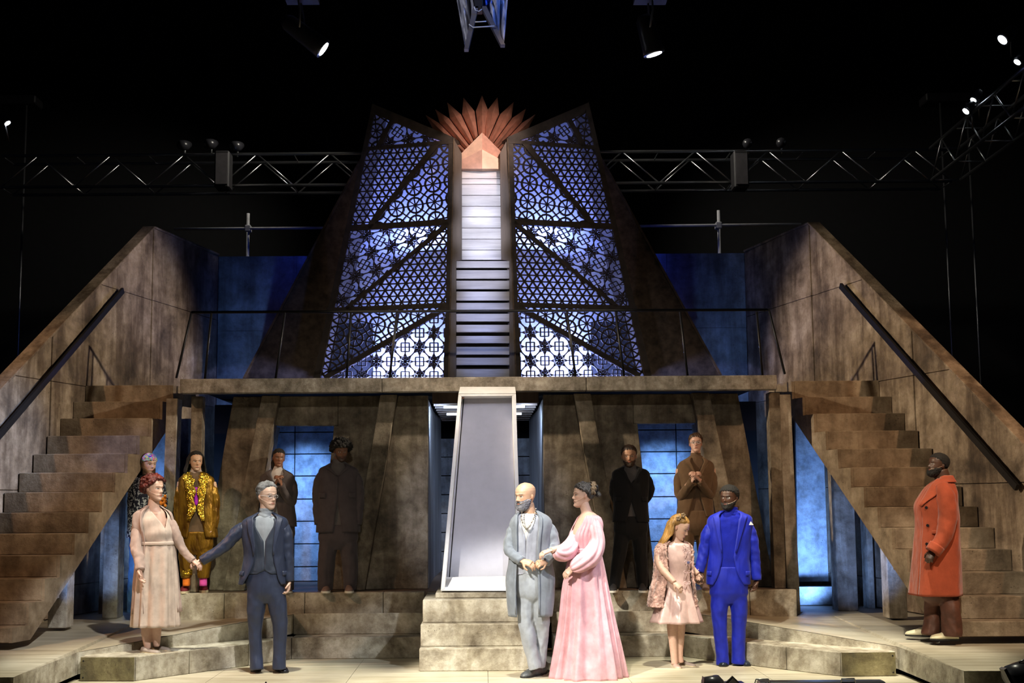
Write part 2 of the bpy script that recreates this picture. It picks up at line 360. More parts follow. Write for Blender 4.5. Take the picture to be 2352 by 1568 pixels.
MB().prism(cap, (0, .2, -.02)).obj('cap', 'white_paint', t)
MB().prism([OB(1022, 1352, .25), OB(1190, 1352, .25), OB(1176, 909, .25), OB(1060, 910, .25)], (0, .03, 0)).obj('back_sheet', 'sheet_lavender', t)
MB().prism([OB(1023, 1349, .05), OB(1189, 1347, .05), OB(1188, 1323, .13), OB(1024, 1326, .13)], (0, .1, 0)).obj('bottom_ledge', 'white_paint', t)
MB().tube([OB(1016, 1351, .02), OB(1192, 1350, .02)], .012, 8).obj('light_tube', 'tube_light', t, True, 'thin white light tube')
MB().tube([OB(1065, 914, .22), OB(1050, 1100, .22), OB(1032, 1326, .2)], .006, 6).obj('cable', 'black_metal', t, True)
m = MB()
for k in range(9): a = k * .7; m.tube([OB(1063 + 2 * math.cos(a), 912 + 2.5 * math.sin(a), .1), OB(1063 + 3.4 * math.cos(a + 1.9), 912 + 3.6 * math.sin(a + 1.9), .1)], .006, 5)
m.obj('wire_bundle', 'copper_paint', t, True)
# ---- deck over the facade
YD = 12.55
zt = PX(413, 870, YD)[2]; zb = PX(413, 903, YD)[2]
xd0 = PX(413, 880, YD)[0]; xd1 = PX(1785, 870, YD)[0]
t = thing('upper_deck', (0, YD, zb), 'upper deck with a mottled stone beam along its front edge', 'deck')
cut = [xd0, PX(877, 880, YD)[0], PX(1347, 880, YD)[0], xd1]
for a, b in zip(cut, cut[1:]): bevel(MB().box(a + .002, b - .002, YD, YD + .14, zb, zt).obj('front_beam', 'stone_beam', t), .006)
MB().box(xd0 + .02, xd1 - .02, YD + .14, 16.1, zt - .06, zt - .01).obj('deck_floor', 'black_matte', t)
for k in range(9):
    y = 13.15 + k * .36; MB().box(-.585, .655, y, y + .06, zb - .08, zt - .07).obj('joist', 'dark_wood', t)
for k, y in enumerate((13.4, 14.5)):
    o = MB().box(-.46, .5, y, y + .04, zb - .115, zb - .09).obj('light_batten', 'batten_light', t, False, 'lit white light batten')
# ---- facade under the deck: panels, diagonal pilasters, lintels, recesses
YF = 12.95; ZBot = .64
def fpl(pts, Y): return [PX(x, y, Y) for x, y in pts]
zf = zb - .002
PAN = [('wall_panel', [(536, 903), (606, 903), (517, 1357), (457, 1357)], 0, .12),
       ('pilaster', [(606, 903), (645, 903), (566, 1357), (517, 1357)], -.12, .2),
       ('lintel_panel', [(645, 903), (776, 903), (776, 977), (632, 977)], 0, .14),
       ('wall_panel', [(776.6, 903), (877, 903), (800, 1357), (729, 1357), (767, 977.5), (776.6, 977.5)], 0, .14),
       ('pilaster', [(876, 903), (914, 903), (840, 1357), (799, 1357)], -.12, .2),
       ('wall_panel', [(914, 903), (983, 903), (983, 1357), (840, 1357)], 0, .12)]
for side, s in SIDES:
    wl = struct('wall_' + side, sgn([(-2, YF, ZBot)], s)[0], 'dark mottled stone facade with leaning pilasters, %s half' % side)
    for nm, pts, dy, th in PAN:
        P = fpl(pts, YF); P = [(p[0], YF + dy, min(max(p[2], ZBot), zf) if y in (903, 1357) else p[2]) for p, (x, y) in zip(P, pts)]
        P = [(p[0], p[1], zf if y == 903 else (ZBot if y == 1357 else p[2])) for p, (x, y) in zip(P, pts)]
        m = MB().prism(P, (0, th, 0)); bevel(mesh_obj(nm, sgn(m.V, s), m.F if s == 1 else flip(m.F), 'stone_facade', wl), .006)
    # recess behind the doorway: tiled wall and jambs
    YR = 14.3
    rx = [PX(x, 1150, YR)[0] for x in (598, 676, 800)]
    rz = [2.86] + [PX(680, y, YR)[2] for y in (992, 1042.5, 1093, 1146, 1197, 1249, 1301.5)] + [.64]
    rw = struct('wall_back', sgn([(rx[1], YR, .64)], s)[0], 'tiled blue lit recess wall behind the %s doorway' % side)
    for i in range(2):
        for j in range(len(rz) - 1):
            m = MB().box(rx[i] + .006, rx[i + 1] - .006, YR, YR + .05, rz[j + 1] + .006, rz[j] - .006); bevel(mesh_obj('wall_tile', sgn(m.V, s), m.F if s == 1 else flip(m.F), 'stone_recess', rw), .004)
    m = MB().box(rx[0] - .6, rx[2] + .3, YR + .03, YR + .08, .64, 2.86); mesh_obj('wall_backing', sgn(m.V, s), m.F if s == 1 else flip(m.F), 'black_matte', rw)
    jx = PX(632, 977, YF)[0]; jb = PX(566, 1357, YF)[0]
    m = MB().prism([(jx - .02, YF + .08, PX(632, 977, YF)[2]), (jb - .02, YF + .08, .64), (jb - .08, YF + .08, .64), (jx - .08, YF + .08, PX(632, 977, YF)[2])], (0, .35, 0))
    mesh_obj('door_jamb', sgn(m.V, s), m.F if s == 1 else flip(m.F), 'stone_post', wl)
    jx = PX(767, 977, YF)[0]; jb = PX(729, 1357, YF)[0]
    m = MB().prism([(jx, YF + .141, PX(767, 977, YF)[2]), (jb, YF + .141, .64), (jb + .06, YF + .141, .64), (jx + .06, YF + .141, PX(767, 977, YF)[2])], (0, .3, 0))
    mesh_obj('door_jamb', sgn(m.V, s), m.F if s == 1 else flip(m.F), 'stone_post', wl)
    # passage side wall in two sections
    pw = struct('wall_' + side, sgn([(-.64, YF, .64)], s)[0], 'streaked dark blue passage wall behind the obelisk frame, %s side' % side)
    pa = [(PX(983, 1200, YF)[0], YF + .125), (-.645, 14.9), (-.6, 16.3)]
    for (xa, ya), (xb, yb) in zip(pa, pa[1:]):
        m = MB().prism([(xa, ya + .004, .64), (xb, yb - .004, .64), (xb, yb - .004, 2.8), (xa, ya + .004, 2.8)], (-.06, 0, 0))
        mesh_obj('passage_panel', sgn(m.V, s), m.F if s == 1 else flip(m.F), 'passage_wood', pw)
pb = struct('wall_back', (0, 16.36, .64), 'dark blue boarded wall at the end of the passage')
for k in range(7):
    z0 = .64 + k * .27; MB().box(-.7, .78, 16.36, 16.4, z0 + .006, z0 + .262).obj('wall_board', 'stone_back', pb)
# ---- posts carrying the deck and the stairs
def post(pxs, base, topz, Y, label, side_w=.16, mat='stone_post', s=1, z0=.35, lean=0.0):
    x0 = PX(pxs[0], base, Y)[0]; x1 = PX(pxs[1], base, Y)[0]
    t = thing('support_post', sgn([((x0 + x1) / 2, Y, z0)], s)[0], label, 'post', 'support posts')
    w_ = .025; A = (x0, x1, Y, Y + side_w)
    for nm, (a, b_, y0, y1) in (('front_board', (x0, x1, Y, Y + w_)), ('rear_board', (x0, x1, Y + side_w - w_, Y + side_w)), ('side_board', (x0, x0 + w_, Y + w_, Y + side_w - w_)), ('side_board', (x1 - w_, x1, Y + w_, Y + side_w - w_))):
        V = [(a, y0, z0), (b_, y0, z0), (b_, y1, z0), (a, y1, z0)]; V = V + [(x + lean, y, topz) for x, y, z in V]
        Fc = [(0, 1, 5, 4), (1, 2, 6, 5), (2, 3, 7, 6), (3, 0, 4, 7), (4, 5, 6, 7), (3, 2, 1, 0)]
        bevel(mesh_obj(nm, sgn(V, s), Fc if s == 1 else flip(Fc), mat, t), .004)
    return t
PP = {'left': ((234, 268, 1424), (109, 152, 1447), (366, 392)), 'right': ((265, 311, 1418), (153, 195, 1437), (399, 427))}
for side, s in SIDES:
    q = PP[side]
    ya, yb2 = GZ(q[0][0], q[0][2], .352)[1] + .2, GZ(q[1][0], q[1][2], .352)[1] + .2
    post(q[0][:2], q[0][2], .352 + .943 * (ya - 10.846) - .01, ya, 'blue lit square post under the middle of the %s stair' % side, .22, s=s, z0=.352)
    post(q[1][:2], q[1][2], .352 + .943 * (yb2 - 10.846) - .01, yb2, 'blue lit square post under the low end of the %s stair' % side, .2, s=s, z0=.352)
    post((226, 240), 1402, 1.95, 13.3, 'thin dark post far under the %s stair' % side, .2, s=s, z0=.352)
    post(q[2], 1385, 2.80, 12.75, 'tall grey blue post at the outer end of the deck, %s side' % side, .2, s=s, lean=.03, z0=.352)
    post((431, 457), 1360, 2.82, 12.72, 'dark post under the deck beam next to the facade, %s side' % side, .14, 'stone_facade', s=s, z0=.64)
    # blue wall and low wall under the stairs
    wb = struct('wall_' + side, sgn([(-4.2, 14.4, .35)], s)[0], 'blue lit plaster wall behind the %s stair posts' % side)
    Yb = 14.4
    m = MB().prism([PX(402, 940, Yb), PX(317, 940, Yb), PX(317, 1345, Yb), PX(402, 1345, Yb)], (0, .05, 0)); mesh_obj('wall_panel', sgn(m.V, s), m.F, 'stone_recess', wb)
    x0, x1 = PX(228, 1380, 13.75)[0], PX(407, 1380, 13.75)[0]
    m = MB().box(x0, x1, 13.75, 13.9, .36, .575); mesh_obj('low_wall', sgn(m.V, s), m.F, 'stone_recess', wb)
# ================================================================== STAIRCASES
SP = .277                                 # splay of the flights
YT, RUN, NST = 13.2, .217, 12
ZT = zt; RISE = (ZT - .49) / 12
def xin(Y): return 3.652 + SP * (YT - Y)
def xout(Y): return xin(Y) + 1.0
for side, s in SIDES:
    sg = -s
    t = thing('staircase', (sg * 4.4, 12, .35), 'steep brown stone staircase rising to the deck on the %s' % side, 'staircase', 'side staircases')
    for k in range(NST + 1):
        Y = YT - RUN * k; z = ZT - RISE * k; zl = z - RISE if k < NST else .352
        Yk = Y + RUN + .05 if k else Y + .5
        P = [(sg * xin(Y), Y, zl), (sg * xout(Y), Y, zl), (sg * xout(Y), Y, z), (sg * xin(Y), Y, z)]
        if sg < 0: P = [P[1], P[0], P[3], P[2]]
        m = MB(); n = 4; Q = [(sg * (abs(p[0]) - SP * (Yk - Y)), Yk, p[2]) for p in P]
        m.add(P + Q, [(0, 1, 2, 3), (7, 6, 5, 4), (1, 0, 4, 5), (2, 1, 5, 6), (3, 2, 6, 7), (0, 3, 7, 4)])
        bevel(m.obj('stair_step', 'stone_stair', t), .006)
    # inner stringer: sawtooth top, straight lower edge
    def SZ(Y): return ZT - (YT - Y) / RUN * RISE
    def LOWZ(Y): return max(.352, min(.352 + .943 * (Y - (YT - RUN * NST + .25)), ZT - .23))
    m = MB()
    for k in range(NST + 1):
        ya_ = YT - RUN * k; yb_ = ya_ + (RUN if k else .5); z = ZT - RISE * k - .004
        ysp = [ya_] + [y for y in (YT - RUN * NST + .25, YT + .22) if ya_ < y < yb_] + [yb_]
        for y0, y1 in zip(ysp, ysp[1:]):
            P = [(sg * (xin(y0) + .001), y0, LOWZ(y0)), (sg * (xin(y1) + .001), y1, LOWZ(y1)), (sg * (xin(y1) + .001), y1, z), (sg * (xin(y0) + .001), y0, z)]
            m.prism(P if sg > 0 else P[::-1], (-sg * .03, 0, 0))
    m.obj('stringer', 'stone_stair', t)
    # outer wall of panels along the flight, with a sloped coping
    def topz(Y): return min(5.2, 2.81 + .873 * (Y - 11.8))
    wl = struct('wall_' + side, (sg * 4.8, 13, .35), 'tall stained stone panel wall along the %s staircase' % side)
    YP = 11.8 + (5.2 - 2.81) / .873
    ye = [9.9, 10.84, 11.72, 12.6, 13.48, 14.36, YP + .0, 15.5, 16.2]; ze = [.36, .7, 1.77, 2.99, 4.25, 5.3]
    for i in range(len(ye) - 1):
        for j in range(len(ze) - 1):
            q = [(ye[i] + .003, ze[j] + .003), (ye[i + 1] - .003, ze[j] + .003), (ye[i + 1] - .003, ze[j + 1] - .003), (ye[i] + .003, ze[j + 1] - .003)]
            q = clip_poly(q, -.873, 1, 2.81 - .873 * 11.8); q = clip_poly(q, 0, 1, 5.2)
            if len(q) < 3: continue
            jit = .006 * ((i * 7 + j * 3) % 3)
            P = [(sg * (xout(Y) + .002 + jit), Y, z) for Y, z in q]; P = P if sg > 0 else P[::-1]
            bevel(MB().prism(P, (sg * .1, 0, 0)).obj('wall_panel', 'stone_wall', wl), .004)
    def cope(Ya, Yb):
        P = [(sg * (xout(Y) - .01), Y, topz(Y) + .001) for Y in (Ya, Yb)] + [(sg * (xout(Y) + .15), Y, topz(Y) + .001) for Y in (Yb, Ya)]
        bevel(MB().prism(P, (0, 0, .03)).obj('coping', 'stone_wall', wl), .005)
    ce = [9.9, 11.9, 13.3, YP]
    for a, b in zip(ce, ce[1:]): cope(a + .003, b - .003)
    cope(YP, 16.2)
    # handrail
    hr = thing('handrail', (sg * xout(13.8), 13.8, 4.2), 'black handrail bar on the wall of the %s staircase' % side, 'handrail', 'stair handrails')
    A = np.array((sg * (xout(13.79) - .07), 13.79, 4.24)); B = np.array((sg * (xout(11.05) - .07), 11.05, 1.72))
    MB().bar(A, B, .075, .03, (sg * 1.0, 0, 0)).obj('rail', 'black_metal', hr)
    for k in range(5):
        c = A + (B - A) * (.06 + .22 * k); MB().tube([c, c + np.array((sg * .075, 0, -.03))], .012, 6).obj('bracket', 'black_metal', hr)
# ---- blue wall behind the tower
bw = struct('wall_back', (0, 16.25, 3), 'tall blue lit wall behind the tower')
for k in range(6):
    x0 = -4.05 + k * 1.35
    for z0, z1 in ((2.9, 4.1), (4.1, 5.2)): MB().box(x0 + .002, x0 + 1.348, 16.25, 16.3, z0 + .002, z1 - .002).obj('wall_panel', 'stone_back', bw)
# ---- railing on the deck
rl = thing('deck_railing', (0, 12.9, zt), 'thin black metal railing along the upper deck', 'railing')
YRl = 12.85
MB().tube([PX(440, 717, YRl), PX(1108, 714, YRl), PX(1762, 711, YRl)], .017, 6).obj('top_rail', 'black_metal', rl, True)
for a, b in ((655, 632), (806, 796), (912, 894), (1302, 1323), (1414, 1434), (1562, 1580), (486, 470), (1738, 1752)):
    pa = PX(a, 716, YRl); pb_ = PX(b, 868, YRl); pb_[2] = zt - .01
    MB().tube([pa, pb_], .014, 6).obj('railing_post', 'black_metal', rl, True)
for sx in (1, -1):
    a = PX(440, 717, YRl); b = PX(405, 868, YRl)
    m = MB().tube([a, b], .014, 6); mesh_obj('railing_post', m.V if sx == 1 else mirx(m.V, -.02), m.F, 'black_metal', rl, True)
# ================================================================== TOWER
PIN = PX(1041, 600, 14.2); POUT = PX(780, 600, 14.75)
dv = POUT - PIN; dv[2] = 0; WN = np.cross(dv, (0, 0, 1.0)); WN /= np.linalg.norm(WN); WN = WN if WN[1] < 0 else -WN   # towards the audience
def WP(px, py, off=0.0): return PL(px, py, PIN - WN * off, WN)
def clipseg(a, b, poly):
    a = np.array(a, float); b = np.array(b, float); d = b - a; t0, t1 = 0.0, 1.0
    ar = sum(poly[i][0] * poly[(i + 1) % len(poly)][1] - poly[(i + 1) % len(poly)][0] * poly[i][1] for i in range(len(poly)))
    P = poly if ar > 0 else poly[::-1]
    for i in range(len(P)):
        p = np.array(P[i], float); q = np.array(P[(i + 1) % len(P)], float); e = q - p; n = np.array((-e[1], e[0]))
        den = np.dot(n, d); num = np.dot(n, a - p)
        if abs(den) < 1e-9:
            if num < 0: return None
        else:
            t = -num / den
            if den > 0: t0 = max(t0, t)
            else: t1 = min(t1, t)
    if t1 - t0 < 1e-3: return None
    return a + d * t0, a + d * t1
def pat_tri(poly, org, sx, sy, slope):
    S = []; o = np.array(org, float)
    ux = np.array((1.0, slope))
    for k in range(-40, 41):
        c = o + np.array((0, sy * k)); S.append((c - ux * 400, c + ux * 400, 3.0))
        for sg in (1, -1):
            d = np.array((sx / 2 * sg, sy + slope * sx / 2 * sg)); c = o + ux * sx * k; S.append((c - d * 40, c + d * 40, 3.6))
    return S
def pat_circ(poly, org, a, b, R=17.0):
    S = []; o = np.array(org, float); a = np.array(a, float); b = np.array(b, float)
    x0, x1 = min(p[0] for p in poly) - 25, max(p[0] for p in poly) + 25; y0, y1 = min(p[1] for p in poly) - 25, max(p[1] for p in poly) + 25
    ang = math.atan2(a[1], a[0])
    for i in range(-12, 13):
        for j in range(-12, 13):
            c = o + a * i + b * j
            if not (x0 < c[0] < x1 and y0 < c[1] < y1): continue
            n = 20; pts = [c + R * np.array((math.cos(2 * math.pi * k / n), math.sin(2 * math.pi * k / n))) for k in range(n + 1)]
            for k in range(n): S.append((pts[k], pts[k + 1], 4.4))
            for k in range(8):
                d = np.array((math.cos(ang + k * math.pi / 4), math.sin(ang + k * math.pi / 4))); S.append((c, c + d * R, 2.6))
            m = c + (a + b) / 2; m2 = c + (a - b) / 2
            for q in (m, m2, c - (a + b) / 2, c - (a - b) / 2):
                d = (q - c) / np.linalg.norm(q - c); S.append((c + d * R, q, 3.2))
            S.append((c + a / np.linalg.norm(a) * R, c + a - a / np.linalg.norm(a) * R, 3.0)); S.append((c + b / np.linalg.norm(b) * R, c + b - b / np.linalg.norm(b) * R, 3.0))
    return S
def pat_star(poly, org, a, b):
    S = []; o = np.array(org, float); a = np.array(a, float); b = np.array(b, float); L = np.linalg.norm(a)
    x0, x1 = min(p[0] for p in poly) - 30, max(p[0] for p in poly) + 30; y0, y1 = min(p[1] for p in poly) - 30, max(p[1] for p in poly) + 30
    ang = math.atan2(a[1], a[0])
    for i in range(-14, 15):
        for j in range(-14, 15):
            c = o + a * i + b * j
            if not (x0 < c[0] < x1 and y0 < c[1] < y1): continue
            S.append((c, c + a, 2.1)); S.append((c, c + b, 2.1)); S.append((c, c + a + b, 2.0)); S.append((c, c + a - b, 2.0))
            for k in range(8):
                t = ang + k * math.pi / 4
                P0 = c + 4 * np.array((math.cos(t), math.sin(t))); P2 = c + L * .4 * np.array((math.cos(t), math.sin(t)))
                for sd in (1, -1):
                    P1 = c + L * .25 * np.array((math.cos(t + sd * .3), math.sin(t + sd * .3))); S.append((P0, P1, 1.7)); S.append((P1, P2, 1.7))
            S.append((c - np.array((3.5, 0)), c + np.array((3.5, 0)), 5.0))
            q = c + (a + b) / 2; e1 = (a + b) / np.linalg.norm(a + b) * L * .2; e2 = (a - b) / np.linalg.norm(a - b) * L * .21
            cr = [q + e1 + e2, q + e1 - e2, q - e1 - e2, q - e1 + e2]
            for k in range(4): S.append((cr[k], cr[(k + 1) % 4], 2.3))
    return S
REG = [('circ', [(858, 250), (904, 270), (868, 336), (838, 342)], dict(org=(864, 300), a=(44, -8), b=(4, 40.5), R=16)),
       ('star', [(905, 272), (1000, 313), (1001, 328), (868, 338)], dict(org=(937, 320), a=(44, -8), b=(6, 42))),
       ('tri', [(836, 345), (1002, 331), (850, 518), (800, 522)], dict(org=(860, 353), sx=17.5, sy=14.2, slope=-.05)),
       ('circ', [(1006, 328), (1040, 323), (1034, 508), (852, 518)], dict(org=(989.4, 382.2), a=(44, -8), b=(4, 40.5), R=17.5)),
       ('star', [(798, 526), (1020, 514), (804, 705), (754, 710)], dict(org=(898.8, 565.5), a=(46, -14.5), b=(11, 40))),
       ('tri', [(1030, 512), (1027, 698), (806, 706)], dict(org=(960, 606), sx=19.0, sy=14.3, slope=-.045)),
       ('circ', [(752, 714), (1012, 702), (770, 865), (722, 868)], dict(org=(866, 746), a=(43, 10), b=(-8, 41), R=18)),
       ('star', [(1027, 702), (1026, 868), (762, 868)], dict(org=(963, 797), a=(33, 33), b=(33, -33)))]
PATF = dict(circ=pat_circ, star=pat_star, tri=pat_tri)
PXM = 14.4 / F                            # metres per photo pixel at the tower
for side, s in SIDES:
    t = thing('lattice_wing', sgn([(-1.2, 14.4, zt)], s)[0] if s == 1 else (1.2, 14.4, zt), 'tall pierced lattice wing glowing blue, %s of the central ladder' % side, 'lattice screen', 'lattice wings')
    def put(m, nm, mat, par=t, lab=None):
        V = m.V if s == 1 else mirx(m.V); return mesh_obj(nm, V, m.F if s == 1 else flip(m.F), mat, par, False, lab)
    fr = [('outer_stile', [(855, 238), (862, 252), (735, 868), (719, 868)]), ('top_rail', [(855, 238), (1041.5, 315), (1041, 330), (985, 314), (866, 264)]),
          ('inner_stile', [(1041, 315), (1041, 330), (1030, 868), (1018, 868), (1024, 700), (1027, 500), (1030, 330)])]
    for nm, pts in fr: put(MB().prism([WP(x, y) for x, y in pts], -WN * .05), nm, 'lattice_brown')
    for a, b, wd in (((834, 342), (1041, 325), 9), ((797, 524), (1036, 509), 14), ((750, 712), (1030, 700), 11), ((867, 338), (906, 266), 12),
                     ((1006, 326), (846, 522), 13), ((1030, 511), (795, 708), 9), ((1022, 706), (745, 868), 13)):
        put(MB().bar(WP(*a, -.005), WP(*b, -.005), wd * PXM, .05, -WN), 'cross_bar', 'lattice_brown')
    for kind, poly, kw in REG:
        m = MB()
        for a, b, wd in PATF[kind](poly, **kw):
            c = clipseg(a, b, poly)
            if c is None: continue
            m.bar(WP(*c[0], .01), WP(*c[1], .01), wd * PXM, .02, -WN)
        put(m, 'lattice_panel', 'lattice_brown')['kind'] = 'stuff'
    put(MB().prism([WP(857, 242, .52), WP(1043, 318, .52), WP(1038, 900, .52), WP(718, 900, .52)], -WN * .02), 'glow_screen', 'scrim', t, 'pale screen behind the lattice lit blue')
    put(MB().prism([WP(762, 742, .3), WP(856, 742, .3), WP(856, 880, .3), WP(738, 880, .3)], -WN * .02), 'shade_sheet', 'black_matte', t)  # added black sheet standing in for the shaded patch of the screen
    for nm, a, b in (('side_blinder', (728, 868), (857, 242)), ('side_blinder', (1034, 868), (1042, 318)), ('top_blinder', (857, 242), (1042, 318))):  # added boards that block the wing lights from leaking past the edges
        p0, p1 = WP(*a, .055), WP(*b, .055); q1, q0 = p1 - WN * .46, p0 - WN * .46; nn = np.cross(p1 - p0, q1 - p1); nn /= np.linalg.norm(nn); put(MB().prism([p0, p1, q1, q0], nn * .015), nm, 'lattice_brown')
    sw = thing('tower_side_panel', (-2.0 * s, 15.0, zt), 'plain dark brown leaning panel flanking the tower, %s' % side, 'panel', 'tower side panels')
    m = MB().prism([PX(x, y, 15.4) for x, y in ((822, 372), (870, 300), (890, 868), (557, 868))], (0, .06, 0)); mesh_obj('panel_board', m.V if s == 1 else mirx(m.V), m.F, 'tower_brown', sw)
    m = MB().prism([PX(x, y, 15.37) for x, y in ((822, 372), (827, 372), (563, 868), (557, 868))], (0, .02, 0)); mesh_obj('edge_batten', m.V if s == 1 else mirx(m.V), m.F, 'tower_brown', sw)
    # jambs of the central slot
    jb = thing('tower_jamb', (-.4 * s, 14.3, zt), 'dark wooden jamb on the %s of the central ladder' % side, 'post', 'tower jambs')
    m = MB().prism([PX(x, y, 14.22) for x, y in ((1042, 318), (1060.5, 352), (1060.5, 597), (1047.5, 599), (1047.5, 868), (1029, 868))], (0, .25, 0)); mesh_obj('jamb_board', m.V if s == 1 else mirx(m.V), m.F if s == 1 else flip(m.F), 'dark_wood', jb)
    m = MB().prism([PX(x, y, 14.18) for x, y in ((1041.5, 318), (1044, 318), (1032, 868), (1029, 868))], (0, .04, 0)); mesh_obj('jamb_bead', m.V if s == 1 else mirx(m.V), m.F if s == 1 else flip(m.F), 'tower_brown', jb)
lad = thing('central_ladder', (0, 14.2, zt), 'column of pale horizontal boards between the lattice wings', 'ladder')
ys_ = [388, 410.5, 423, 448.5, 473.5, 498, 523.5, 549, 574, 597]
for a, b in zip(ys_, ys_[1:]):
    P = [PX(1059, b - .5, 14.4), PX(1158, b - .5, 14.4), PX(1158, a + .5, 14.4), PX(1059, a + .5, 14.4)]
    bevel(MB().prism(P, (0, .04, 0)).obj('plank', 'plank_wood', lad), .003)
for i, (a, b) in enumerate(((599, 615), (620, 640), (644, 664), (669, 690), (695, 713), (720, 738), (745.5, 763), (771, 788), (796, 814), (821, 838), (847, 866))):
    Y = 14.16 - .012 * i; P = [PX(1048, b, Y), PX(1170, b, Y), PX(1170, a, Y), PX(1048, a, Y)]
    bevel(MB().prism(P, (0, .05, 0)).obj('tread_board', 'plank_wood', lad), .004)
MB().prism([PX(1047, 868, 14.5), PX(1169, 868, 14.5), PX(1169, 395, 14.5), PX(1047, 395, 14.5)], (0, .05, 0)).obj('backboard', 'black_matte', lad)
# sunburst
sb = thing('sunburst', (0, 14.3, 6.0), 'copper sunburst crown of pointed rays on top of the tower', 'ornament')
tips = [(1107, 218.5), (1064.5, 223.5), (1027.5, 235), (1000, 251), (978, 264), (962, 283)]
val = [(1091.5, 255), (1060, 262), (1032, 271), (1009, 282), (994, 296), (982, 312)]
bas = [(1098, 310), (1088, 322), (1078, 333), (1069, 344), (1062, 352), (1060, 356)]
YS = 14.46
def ray_(tip, v1, v2, b1, b2):
    sh = lambda p, q, k: (p[0] + (q[0] - p[0]) * k, p[1] + (q[1] - p[1]) * k)
    v1, v2 = sh(v1, v2, .045), sh(v2, v1, .045); b1, b2 = sh(b1, b2, .07), sh(b2, b1, .07)
    mid = ((b1[0] + b2[0]) / 2, (b1[1] + b2[1]) / 2)
    T = PX(*tip, YS); A = PX(*v1, YS); B = PX(*v2, YS); C = PX(*b1, YS); E = PX(*b2, YS); M = PX(*mid, YS - .09); K = PX((v1[0] + v2[0]) / 2, (v1[1] + v2[1]) / 2, YS - .11)
    bk = [p + np.array((0, .04, 0)) for p in (T, A, C, E, B)]
    V = [T, A, C, M, K, E, B] + bk
    Fc = [(0, 4, 1), (1, 4, 3, 2), (0, 6, 4), (4, 6, 5, 3), (0, 1, 8, 7), (1, 2, 9, 8), (5, 6, 11, 10), (6, 0, 7, 11), (7, 8, 9, 10, 11), (2, 3, 5, 10, 9)]
    return V, Fc
Mi = lambda p: (2 * 1107.5 - p[0], p[1])
V, Fc = ray_(tips[0], val[0], Mi(val[0]), bas[0], Mi(bas[0])); mesh_obj('ray', V, Fc, 'copper_paint', sb)
for k in range(1, 6):
    V, Fc = ray_(tips[k], val[k], val[k - 1], bas[k], bas[k - 1]); mesh_obj('ray', V, Fc, 'copper_paint', sb); mesh_obj('ray', mirx(V), flip(Fc), 'copper_paint', sb)
YC = 14.3
def fac(nm, pts, mat, ds): 
    P = [PX(x, y, YC + d) for (x, y), d in zip(pts, ds)]; MB().prism(P, (0, .1, 0)).obj(nm, mat, sb)
fac('roof_facet', [(1059.5, 352), (1107.5, 304), (1107.5, 343), (1060, 367)], 'copper_pale', (.06, 0, 0, .06))
fac('roof_facet', [(1107.5, 304), (1155, 352), (1154.5, 369), (1107.5, 343)], 'copper_paint', (0, .06, .06, 0))
fac('base_facet', [(1060, 367), (1107.5, 343), (1107.5, 387.5), (1060, 387.5)], 'copper_pink', (.02, -.03, -.03, .02))
fac('base_facet', [(1107.5, 343), (1154.5, 369), (1154.5, 387.5), (1107.5, 387.5)], 'copper_pale', (-.03, .02, .02, -.03))
# ================================================================== TRUSSES, PIPES, FIXTURES
def truss(name, A, B, up, sd, label, n, group='lighting trusses'):
    A = np.array(A, float); B = np.array(B, float); up = np.array(up, float); sd = np.array(sd, float)
    t = thing('lighting_truss', (A + B) / 2, label, 'truss', group)
    for u in (0, 1):
        for q in (0, 1): MB().tube([A + up * u + sd * q, B + up * u + sd * q], .026, 8).obj('chord', 'alu', t, True)
    for q in (0, 1):
        for k in range(n):
            a = A + (B - A) * k / n; b = A + (B - A) * (k + .5) / n; c = A + (B - A) * (k + 1) / n
            MB().tube([a + sd * q, b + up + sd * q], .013, 6).obj('brace', 'alu', t, True); MB().tube([b + up + sd * q, c + sd * q], .013, 6).obj('brace', 'alu', t, True)
    for k in range(n + 1):
        for u in (0, 1):
            a = A + (B - A) * k / n + up * u; MB().tube([a, a + sd], .011, 6).obj('cross_tube', 'alu', t, True)
    return t
zT = PX(600, 354, 17.5)[2]; hT = PX(600, 354, 17.5)[2] - PX(600, 426, 17.5)[2]
truss('t', (-7.6, 17.5, zT - hT), (7.45, 17.5, zT - hT), (0, 0, hT), (0, .46, 0), 'long aluminium box truss across the back behind the tower', 13)
truss('t', (7.1, 17.42, zT - hT), (6.95, 12.6, zT - hT), (0, 0, hT), (.46, 0, 0), 'aluminium box truss running forward in the upper right corner', 5)
truss('t', (-7.65, 17.42, zT - hT), (-7.55, 12.6, zT - hT), (0, 0, hT), (-.46, 0, 0), 'aluminium box truss at the far left edge', 5)
for px, lab in ((518, 'dark speaker box hanging in the back truss left of the tower'), (1694, 'dark speaker box hanging in the back truss right of the tower')):
    p = PX(px, 356, 17.45); q = PX(px, 440, 17.45)
    t = thing('truss_box', (p[0], 17.4, q[2]), lab, 'box', 'truss boxes')
    bevel(MB().box(p[0] - .115, p[0] + .115, 17.2, 17.47, q[2], p[2] + .0).obj('box_body', 'truss_box', t), .02)
    MB().box(p[0] - .09, p[0] + .09, 17.185, 17.2, q[2] + .05, p[2] - .05).obj('front_panel', 'dull_box', t)
